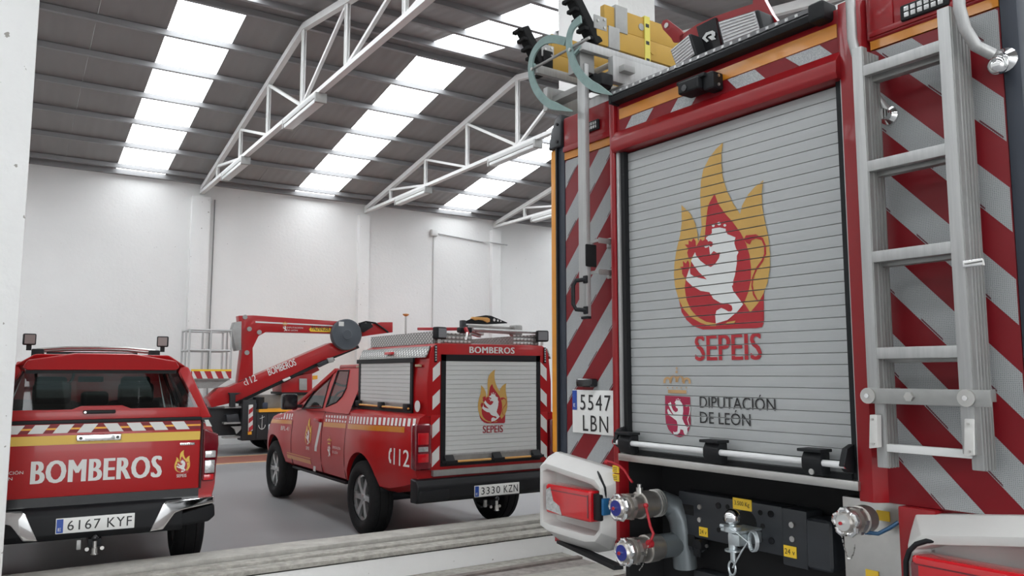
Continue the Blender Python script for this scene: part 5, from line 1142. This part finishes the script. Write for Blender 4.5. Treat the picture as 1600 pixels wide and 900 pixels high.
for s in (-1, 1):
    l = MB().prism([(s * .74, -1.235, .835), (s * .835, -1.22, .835), (s * .862, -1.20, 1.12), (s * .858, -1.19, 1.20), (s * .74, -1.235, 1.25)], (0, .14, 0)).build('tail_lamp', LENSD, P1, bevel=.015, seg=3)
    MB().box(s * .79 - .035, s * .79 + .04, -1.242, -1.20, .90, 1.0).build('lens', LENSC, l, bevel=.006); MB().box(s * .79 - .035, s * .79 + .045, -1.242, -1.20, 1.02, 1.075).build('lens', LENSC, l, bevel=.006); MB().box(s * .79 - .04, s * .79 + .035, -1.241, -1.20, .845, .89).build('lens', LENSR, l, bevel=.006)
    flat('hatch_mark', [[(s * .755, -1.232, 1.27), (s * .80, -1.226, 1.265), (s * .77, -1.232, 1.32), (s * .74, -1.234, 1.32)]], LETW, P1)
# hard top
HY0, HY1 = -1.21, .44
for s in (-1, 1):
    MB().prism([(s * .70, HY0, 1.335), (s * .80, HY0 + .03, 1.335), (s * .62, HY0 + .1, 1.74), (s * .56, HY0 + .10, 1.755), (s * .535, HY0 + .06, 1.70)], (0, .12, 0)).build('hard_top_pillar', RED, P1, bevel=.015, seg=3)
    o_ = [(HY0 + .06, 1.335), (HY1, 1.335), (HY1, 1.74), (HY0 + .14, 1.74)]; wz = [(HY0 + .25, 1.40), (HY1 - .12, 1.40), (HY1 - .12, 1.66), (HY0 + .32, 1.66)]
    hx_ = lambda z: .81 - (z - 1.335) * .47
    holed('hard_top_side', [(s * hx_(z), y, z) for y, z in o_], [[(s * hx_(z), y, z) for y, z in wz]], RED, P1)
    MB().poly([(s * (hx_(z) - .003), y, z) for y, z in wz]).build('hard_top_window', GLSD, P1)
MB().prism([(-.60, HY0 + .08, 1.745), (-.46, HY0 + .02, 1.835), (.46, HY0 + .02, 1.835), (.60, HY0 + .08, 1.745)], (0, 1.60, 0)).build('hard_top_roof', RED, P1, bevel=.02, seg=3)
MB().prism([(-.53, HY0 - .10, 1.735), (-.50, HY0 - .12, 1.785), (-.20, HY0 - .14, 1.835), (.20, HY0 - .14, 1.835), (.50, HY0 - .12, 1.785), (.53, HY0 - .10, 1.735), (.50, HY0 - .10, 1.715), (-.50, HY0 - .10, 1.715)], (0, .26, .012)).build('spoiler', RED, P1, bevel=.012, seg=3)
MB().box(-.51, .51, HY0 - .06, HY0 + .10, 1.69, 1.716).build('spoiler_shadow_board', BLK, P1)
MB().poly([(-.70, HY0 - .004, 1.40), (.70, HY0 - .004, 1.40), (.55, HY0 + .07, 1.705), (-.55, HY0 + .07, 1.705)]).build('tailgate_glass', GLSD, P1)
MB().prism([(-.715, HY0 - .008, 1.345), (.715, HY0 - .008, 1.345), (.70, HY0 - .004, 1.422), (.20, HY0 - .004, 1.422), (.14, HY0 - .004, 1.447), (-.14, HY0 - .004, 1.447), (-.20, HY0 - .004, 1.422), (-.70, HY0 - .004, 1.422)], (0, .03, 0)).build('hatch_frame', RED, P1, bevel=.006)
hh_ = MB().box(-.125, .095, HY0 - .04, HY0 - .006, 1.388, 1.415).build('hatch_handle', BLK, P1, bevel=.010, seg=3); MB().cyl((-.11, HY0 - .044, 1.40), (-.11, HY0 - .038, 1.40), .009).build('lock', STEEL, hh_)
for x in (-.36, .36):
    MB().box(x - .16, x + .16, .60, .72, 1.40, 1.60).build('rear_headrest', SEATM, P1, bevel=.05, seg=3)
MB().box(-.12, .12, .60, .70, 1.38, 1.52).build('rear_headrest', SEATM, P1, bevel=.05, seg=3); MB().box(-.14, .10, 1.50, 1.53, 1.60, 1.66).build('cabin_mirror', SEATM, P1, bevel=.015)
MB().box(-.70, .70, HY0 + .05, HY1, 1.28, 1.32).build('load_cover', SEATM, P1)
# roof bars with work lamps
ry = min([k * .05 for k in range(-22, 10)], key=lambda y: abs(F1.at(254, 534, y=y).x + F1.at(37, 530, y=y).x))
la, lb_ = F1.at(254, 534, y=ry), F1.at(37, 530, y=ry)
bz = F1.at(150, 543, y=ry).z
for dy, dz in ((0, 0), (.03, -.022)): MB().tube([(-.50, ry + dy, bz - .025 + dz), (-.25, ry + dy, bz - .004 + dz), (0, ry + dy, bz + dz), (.25, ry + dy, bz - .004 + dz), (.50, ry + dy, bz - .025 + dz)], .012, 8).build('roof_bar', STEEL, P1, smooth=True)
for s in (-1, 1):
    MB().box(s * .49 - .05, s * .49 + .05, ry - .05, ry + .08, bz - .12, bz - .02).build('bar_foot', BLK, P1, bevel=.012)
    k = MB().box(-.052, .052, -.035, .03, -.052, .052).build('work_lamp', BLK, P1, bevel=.014, seg=3); k.location = (s * abs(la.x), ry - .02, la.z); k.rotation_euler = (0, 0, s * -.15)
    MB().box(-.041, .041, -.038, -.034, -.041, .041).build('lens', mat('brown grey lamp face', (.17, .13, .12), .3), k); MB().box(-.02, .02, -.01, .02, -.10, -.05).build('stem', BLK, k)
MB().box(-.42, .34, ry - .04, ry - .01, bz - .065, bz - .045).build('cross_slat', BLK, P1)
# bumper with chrome corners
MB().prism([(-.60, -1.17, .47), (-.60, -1.26, .48), (-.60, -1.285, .52), (-.60, -1.285, .66), (-.60, -1.26, .70), (-.60, -1.15, .73)], (1.20, 0, 0)).build('rear_bumper', BLK, P1, bevel=.012)
MB().box(-.72, .72, -1.20, -1.1, .70, .785).build('bumper_gap', BLKG, P1)
for s in (-1, 1):
    MB().prism([(s * .365, -1.30, .49), (s * .45, -1.31, .69), (s * .48, -1.31, .705), (s * .835, -1.24, .715), (s * .838, -1.24, .66), (s * .60, -1.30, .635), (s * .54, -1.31, .615), (s * .46, -1.31, .50)], (0, .10, 0)).build('bumper_corner', CHROME, P1, bevel=.012, seg=3)
    MB().prism([(s * .48, -1.285, .50), (s * .55, -1.285, .60), (s * .84, -1.235, .655), (s * .85, -1.23, .56), (s * .80, -1.24, .52)], (0, .20, 0)).build('bumper_end', BLK, P1, bevel=.02, seg=3)
plate(P1, -1.287, .53, '6167 KYF'); tow(P1, -1.24, .47)
# ------------------------------------------------------------------ aerial work platform at the back wall
L = tag(empty('aerial_platform_truck', (0, 17.2, 0)), 'red aerial work platform with folded boom and railed basket by the back wall', 'aerial platform')
def lq(px, py, y=0): p = GF.at(px, py, y=17.2 + y); return V((p.x, y, p.z))
def lprism(nm, pxs, y, dep, m, parent=L, bevel=.01): return MB().prism([lq(a, b, y) for a, b in pxs], (0, dep, 0)).build(nm, m, parent, bevel=bevel)
def c2(x, y): return 280 + x / 3.461, 460 + y / 3.461       # boom details were read at this zoom
lb = lprism('lower_boom', [c2(*p) for p in [(150, 560), (215, 505), (270, 500), (820, 262), (960, 290), (770, 360), (310, 580), (175, 612)]], .1, .34, RED)
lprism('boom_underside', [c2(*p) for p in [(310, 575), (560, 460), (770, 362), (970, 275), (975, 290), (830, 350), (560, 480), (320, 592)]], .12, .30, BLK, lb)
lprism('hydraulic_cylinder', [c2(*p) for p in [(560, 462), (600, 445), (605, 455), (568, 472)]], .02, .06, LETW, lb)
lprism('cylinder_block', [c2(*p) for p in [(745, 375), (830, 340), (845, 355), (760, 395)]], .0, .1, DKGREY, lb); lprism('valve', [c2(*p) for p in [(800, 345), (835, 340), (838, 365), (812, 372)]], -.03, .05, ALUD, lb)
ub_ = lprism('upper_boom', [c2(*p) for p in [(322, 115), (400, 113), (880, 147), (960, 160), (1000, 175), (960, 215), (860, 213), (470, 203), (430, 225), (398, 290), (400, 440), (325, 470), (318, 480), (340, 300)]], .15, .25, RED)
lprism('silver_stripe', [c2(*p) for p in [(413, 145), (835, 167), (835, 173), (413, 153)]], .145, .01, LETW, ub_, 0)
lprism('boom_head', [c2(*p) for p in [(985, 175), (1090, 150), (1155, 150), (1155, 205), (1040, 220), (990, 228)]], .1, .35, RED)
MB().tube([lq(*c2(970, 160), .08), lq(*c2(1010, 148), .06), lq(*c2(1060, 155), .05), lq(*c2(1105, 185), .06), lq(*c2(1130, 205), .08)], .022, 8).build('hose', BLK, L, smooth=True)
lprism('knuckle', [c2(*p) for p in [(980, 160), (1035, 150), (1050, 175), (1000, 205), (975, 195)]], .05, .1, BLK)
dc = lq(541, 523, .02); dr = (lq(564, 523, .02) - dc).x
dm = MB().lathe((dc.x, .0, dc.z), (0, 1, 0), [(-.05, .02), (-.05, dr * .30), (-.045, dr * .31), (-.04, dr * .34), (-.04, dr * .95), (-.02, dr), (.10, dr), (.10, .1)], 40).build('reel_cover', mat('slate grey cover', (.055, .065, .078), .45), L, smooth=True)
p = lq(*c2(873, 160), .0); MB().box(p.x - .06, p.x + .06, -.046, -.04, p.z - .05, p.z + .05).build('sticker', LETW, dm)
for a, b in ((355, 123), (378, 187), (365, 315), (432, 205)):
    p = lq(*c2(a, b), .15); MB().cyl((p.x, .12, p.z), (p.x, .15, p.z), .05, 14).build('pivot_pin', ALUD, ub_)
lprism('mast_box', [c2(*p) for p in [(300, 150), (338, 145), (335, 300), (308, 306), (285, 200)]], .05, .25, ALUD)
# lettering on the booms
a, b = lq(*c2(487, 440), .097), lq(*c2(635, 382), .097); d = (b - a); ln = d.length; d.normalize()
text('lettering', 'BOMBEROS', LETW, L, a, d, V((-d.z, 0, d.x)), ln, .155, .02)
a, b = lq(*c2(372, 488), .097), lq(*c2(422, 466), .097); d = b - a; ln = d.length; d.normalize(); text('lettering', '112', LETW, L, a, d, V((-d.z, 0, d.x)), ln, .15, .02)
p = lq(*c2(358, 482), .097); MB().tube([p + V((.0, 0, .05)), p + V((-.03, 0, .02)), p + V((-.01, 0, -.02)), p + V((.03, 0, -.03))], .010, 6).build('phone_mark', LETW, L)
a, b = lq(*c2(706, 202), .145), lq(*c2(820, 204), .145)
lprism('name_plate', [c2(*p) for p in [(710, 180), (818, 182), (822, 192), (818, 204), (710, 201), (703, 190)]], .142, .008, STICK, L, 0)
text('lettering', 'PALFINGER', INK, L, a + V((.04, -.006, .03)), (1, 0, -.01), (0, 0, 1), (b - a).x - .08, .11, .015)
put(CRU, 'crest_emblem', L, lambda u, v, i: V((lq(*c2(571, 200), .145).x + u, .143 - i * .001, lq(*c2(571, 200), .145).z + v)), h=.22, mats=WM)
q = lq(*c2(582, 185), .143); text('lettering', 'DIPUTACIÓN', LETW, L, q + V((.0, 0, .01)), (1, 0, 0), (0, 0, 1), .36, .04, 0); text('lettering', 'DE LEÓN', LETW, L, q + V((0, 0, -.05)), (1, 0, 0), (0, 0, 1), .24, .04, 0)
# basket
B0, B1 = lq(297, 515, .1), lq(362, 516, .1); BX0, BX1 = B0.x, B1.x; BZ = lq(300, 590, .1).z; BT = B0.z; BD = .75
bk = MB().box(BX0 + .05, BX1, .1, .1 + BD, BZ - .05, BZ).build('basket', ALUD, L)
RAIL = mat('galvanised rail', (.50, .50, .50), .4, metal=.5)
corners = [(BX0, .1), (BX1, .1), (BX1, .1 + BD), (BX0, .1 + BD)]
for z in (BT, BT - .42):
    for i in range(4): a, b = corners[i], corners[(i + 1) % 4]; MB().cyl((a[0], a[1], z), (b[0], b[1], z), .022, 8).build('rail', RAIL, bk, smooth=True)
for i in range(4):
    a, b = corners[i], corners[(i + 1) % 4]
    for t in (0, .5): x, y = a[0] + (b[0] - a[0]) * t, a[1] + (b[1] - a[1]) * t; MB().cyl((x, y, BZ), (x, y, BT), .022, 8).build('post', RAIL, bk, smooth=True)
ks = MB().box(BX0 + .05, BX1 + .02, .07, .09, BZ - .02, BZ + .13).build('kick_strip', EMR, bk)
for k in range(4): x = BX0 + .07 + k * .21; MB().prism([(x, .066, BZ - .02), (x + .10, .066, BZ - .02), (x + .02, .066, BZ + .13), (x - .06 if k else x, .066, BZ + .13)], (0, .004, 0)).build('white_band', LETW, ks)
MB().box(BX0 + .05, BX1 + .02, .068, .09, BZ + .13, BZ + .17).build('yellow_edge', STICK, ks)
MB().prism([(BX0 + .1, .2, BZ - .05), (BX1, .2, BZ - .05), (BX1 - .25, .2, BZ - .22), (BX0 + .25, .2, BZ - .22)], (0, .5, 0)).build('basket_support', ALUD, bk)
# turret, chassis, deck, outriggers
tu_ = lprism('turret', [c2(*p) for p in [(552, 480), (600, 450), (690, 430), (720, 430), (720, 530), (555, 530)]], .2, .7, RED)
lprism('turret_link', [c2(*p) for p in [(640, 420), (740, 375), (760, 410), (700, 440)]], .25, .3, RED)
lprism('control_panel', [c2(*p) for p in [(650, 455), (692, 455), (692, 518), (650, 518)]], .17, .04, ALUD, tu_); lprism('turret_base', [c2(*p) for p in [(552, 528), (720, 528), (720, 545), (552, 542)]], .2, .8, BLK, tu_)
lprism('amber_label', [c2(*p) for p in [(722, 440), (748, 438), (748, 458), (722, 462)]], .19, .02, YEL, tu_, 0)
BLKS = mat('black steel frame', (.012, .013, .015), .6)
dx0, dz1 = lq(*c2(390, 608), 0).x, lq(*c2(430, 622), 0).z
MB().box(lq(*c2(410, 600)).x, 10.4, .0, 1.6, .30, dz1 - .06).build('chassis', BLKS, L, bevel=.01)
MB().box(lq(*c2(430, 600)).x, 10.4, -.03, 1.65, dz1 - .06, dz1).build('deck_edge', YEL, L)
MB().box(4.05, 10.4, .3, 1.3, .45, .75).build('frame', BLKS, L)
MB().box(lq(*c2(415, 560)).x, 6.2, .55, 1.1, dz1, lq(*c2(430, 545), .55).z).build('water_tank', ALUD, L, bevel=.01)
MB().box(lq(*c2(415, 570)).x, lq(*c2(490, 570)).x, .1, .5, dz1, dz1 + .14).build('pump_unit', mat('navy unit', (.02, .03, .06), .5), L, bevel=.03)
sp_ = lprism('striped_post', [c2(*p) for p in [(377, 598), (400, 596), (398, 738), (374, 740)]], -.10, .05, LETW)
for k in range(3): lprism('red_band', [c2(377, 625 + k * 48), c2(399, 608 + k * 48), c2(398, 632 + k * 48), c2(376, 650 + k * 48)], -.105, .006, EMR, sp_, 0)
lprism('amber_lamp', [c2(*p) for p in [(373, 742), (392, 741), (392, 758), (373, 759)]], -.10, .05, YEL, sp_, 0)
MB().box(lq(*c2(340, 600)).x, lq(*c2(412, 600)).x, -.06, .3, .30, lq(*c2(380, 570)).z).build('outrigger', BLKS, L, bevel=.015)
rk_ = MB().box(lq(*c2(180, 600)).x, lq(*c2(340, 600)).x, .25, 1.3, lq(*c2(200, 770)).z, lq(*c2(200, 620)).z).build('rear_frame', BLKS, L, bevel=.01)
for y_ in (612, 698, 776): MB().box(lq(*c2(250, 600)).x, lq(*c2(340, 600)).x, .05, .25, lq(*c2(250, y_ + 5)).z, lq(*c2(250, y_ - 5)).z).build('step_bar', ALUD, rk_)
lprism('bracket', [c2(*p) for p in [(280, 715), (345, 712), (335, 730), (310, 755), (300, 730)]], .0, .05, ALUD, rk_, 0); lprism('winch', [c2(*p) for p in [(255, 650), (320, 645), (330, 690), (262, 695)]], .05, .2, DKGREY, rk_)
lprism('boom_rest', [c2(*p) for p in [(268, 532), (338, 532), (305, 545), (305, 610), (275, 610), (275, 545)]], .0, .1, BLKS)
MB().cyl((dx0 + .2, .2, dz1 + .0), (dx0 + .2, .2, dz1 + .25), .12, 14).build('hose_reel', BLK, L)
an_ = lq(*c2(448, 690), -.012)
MB().tube([an_ + V((0, 0, .14)), an_ + V((0, 0, -.16))], .006, 6).tube([an_ + V((.07 * math.cos(t), 0, -.06 + .09 * math.sin(t))) for t in [math.pi + math.pi * i / 8 for i in range(9)]], .007, 6).tube([an_ + V((-.05, 0, .07)), an_ + V((.05, 0, .11))], .006, 6).build('hanging_hook', LETW, L)
for x in (-.09, .13): MB().box(an_.x + x - .012, an_.x + x + .012, -.015, 0, .35, dz1 - .1).build('lashing_strip', DKGREY, L)
for x in (5.35, 9.4):
    for y in (.05, 1.3):
        w = MB().lathe((x, y, .38), (0, 1, 0), [(0, .2), (.0, .3), (.04, .37), (.08, .38), (.18, .38), (.22, .36), (.25, .3), (.25, .2)], 26).build('wheel', RUB, L, smooth=True); MB().lathe((x, y + .02, .38), (0, 1, 0), [(0, .03), (.04, .12), (.02, .21), (.2, .22)], 22).build('rim', ALUD, w, smooth=True)
MB().prism([(8.6, .0, .5), (10.6, .0, .5), (10.6, .0, 1.2), (10.2, .0, 2.1), (8.6, .0, 2.1)], (0, 1.7, 0)).build('cab', RED, L, bevel=.08, seg=3); MB().prism([(9.2, -.01, 1.3), (10.4, -.01, 1.3), (10.1, -.01, 1.95), (9.2, -.01, 1.95)], (0, .02, 0)).build('cab_window', GLSD, L)
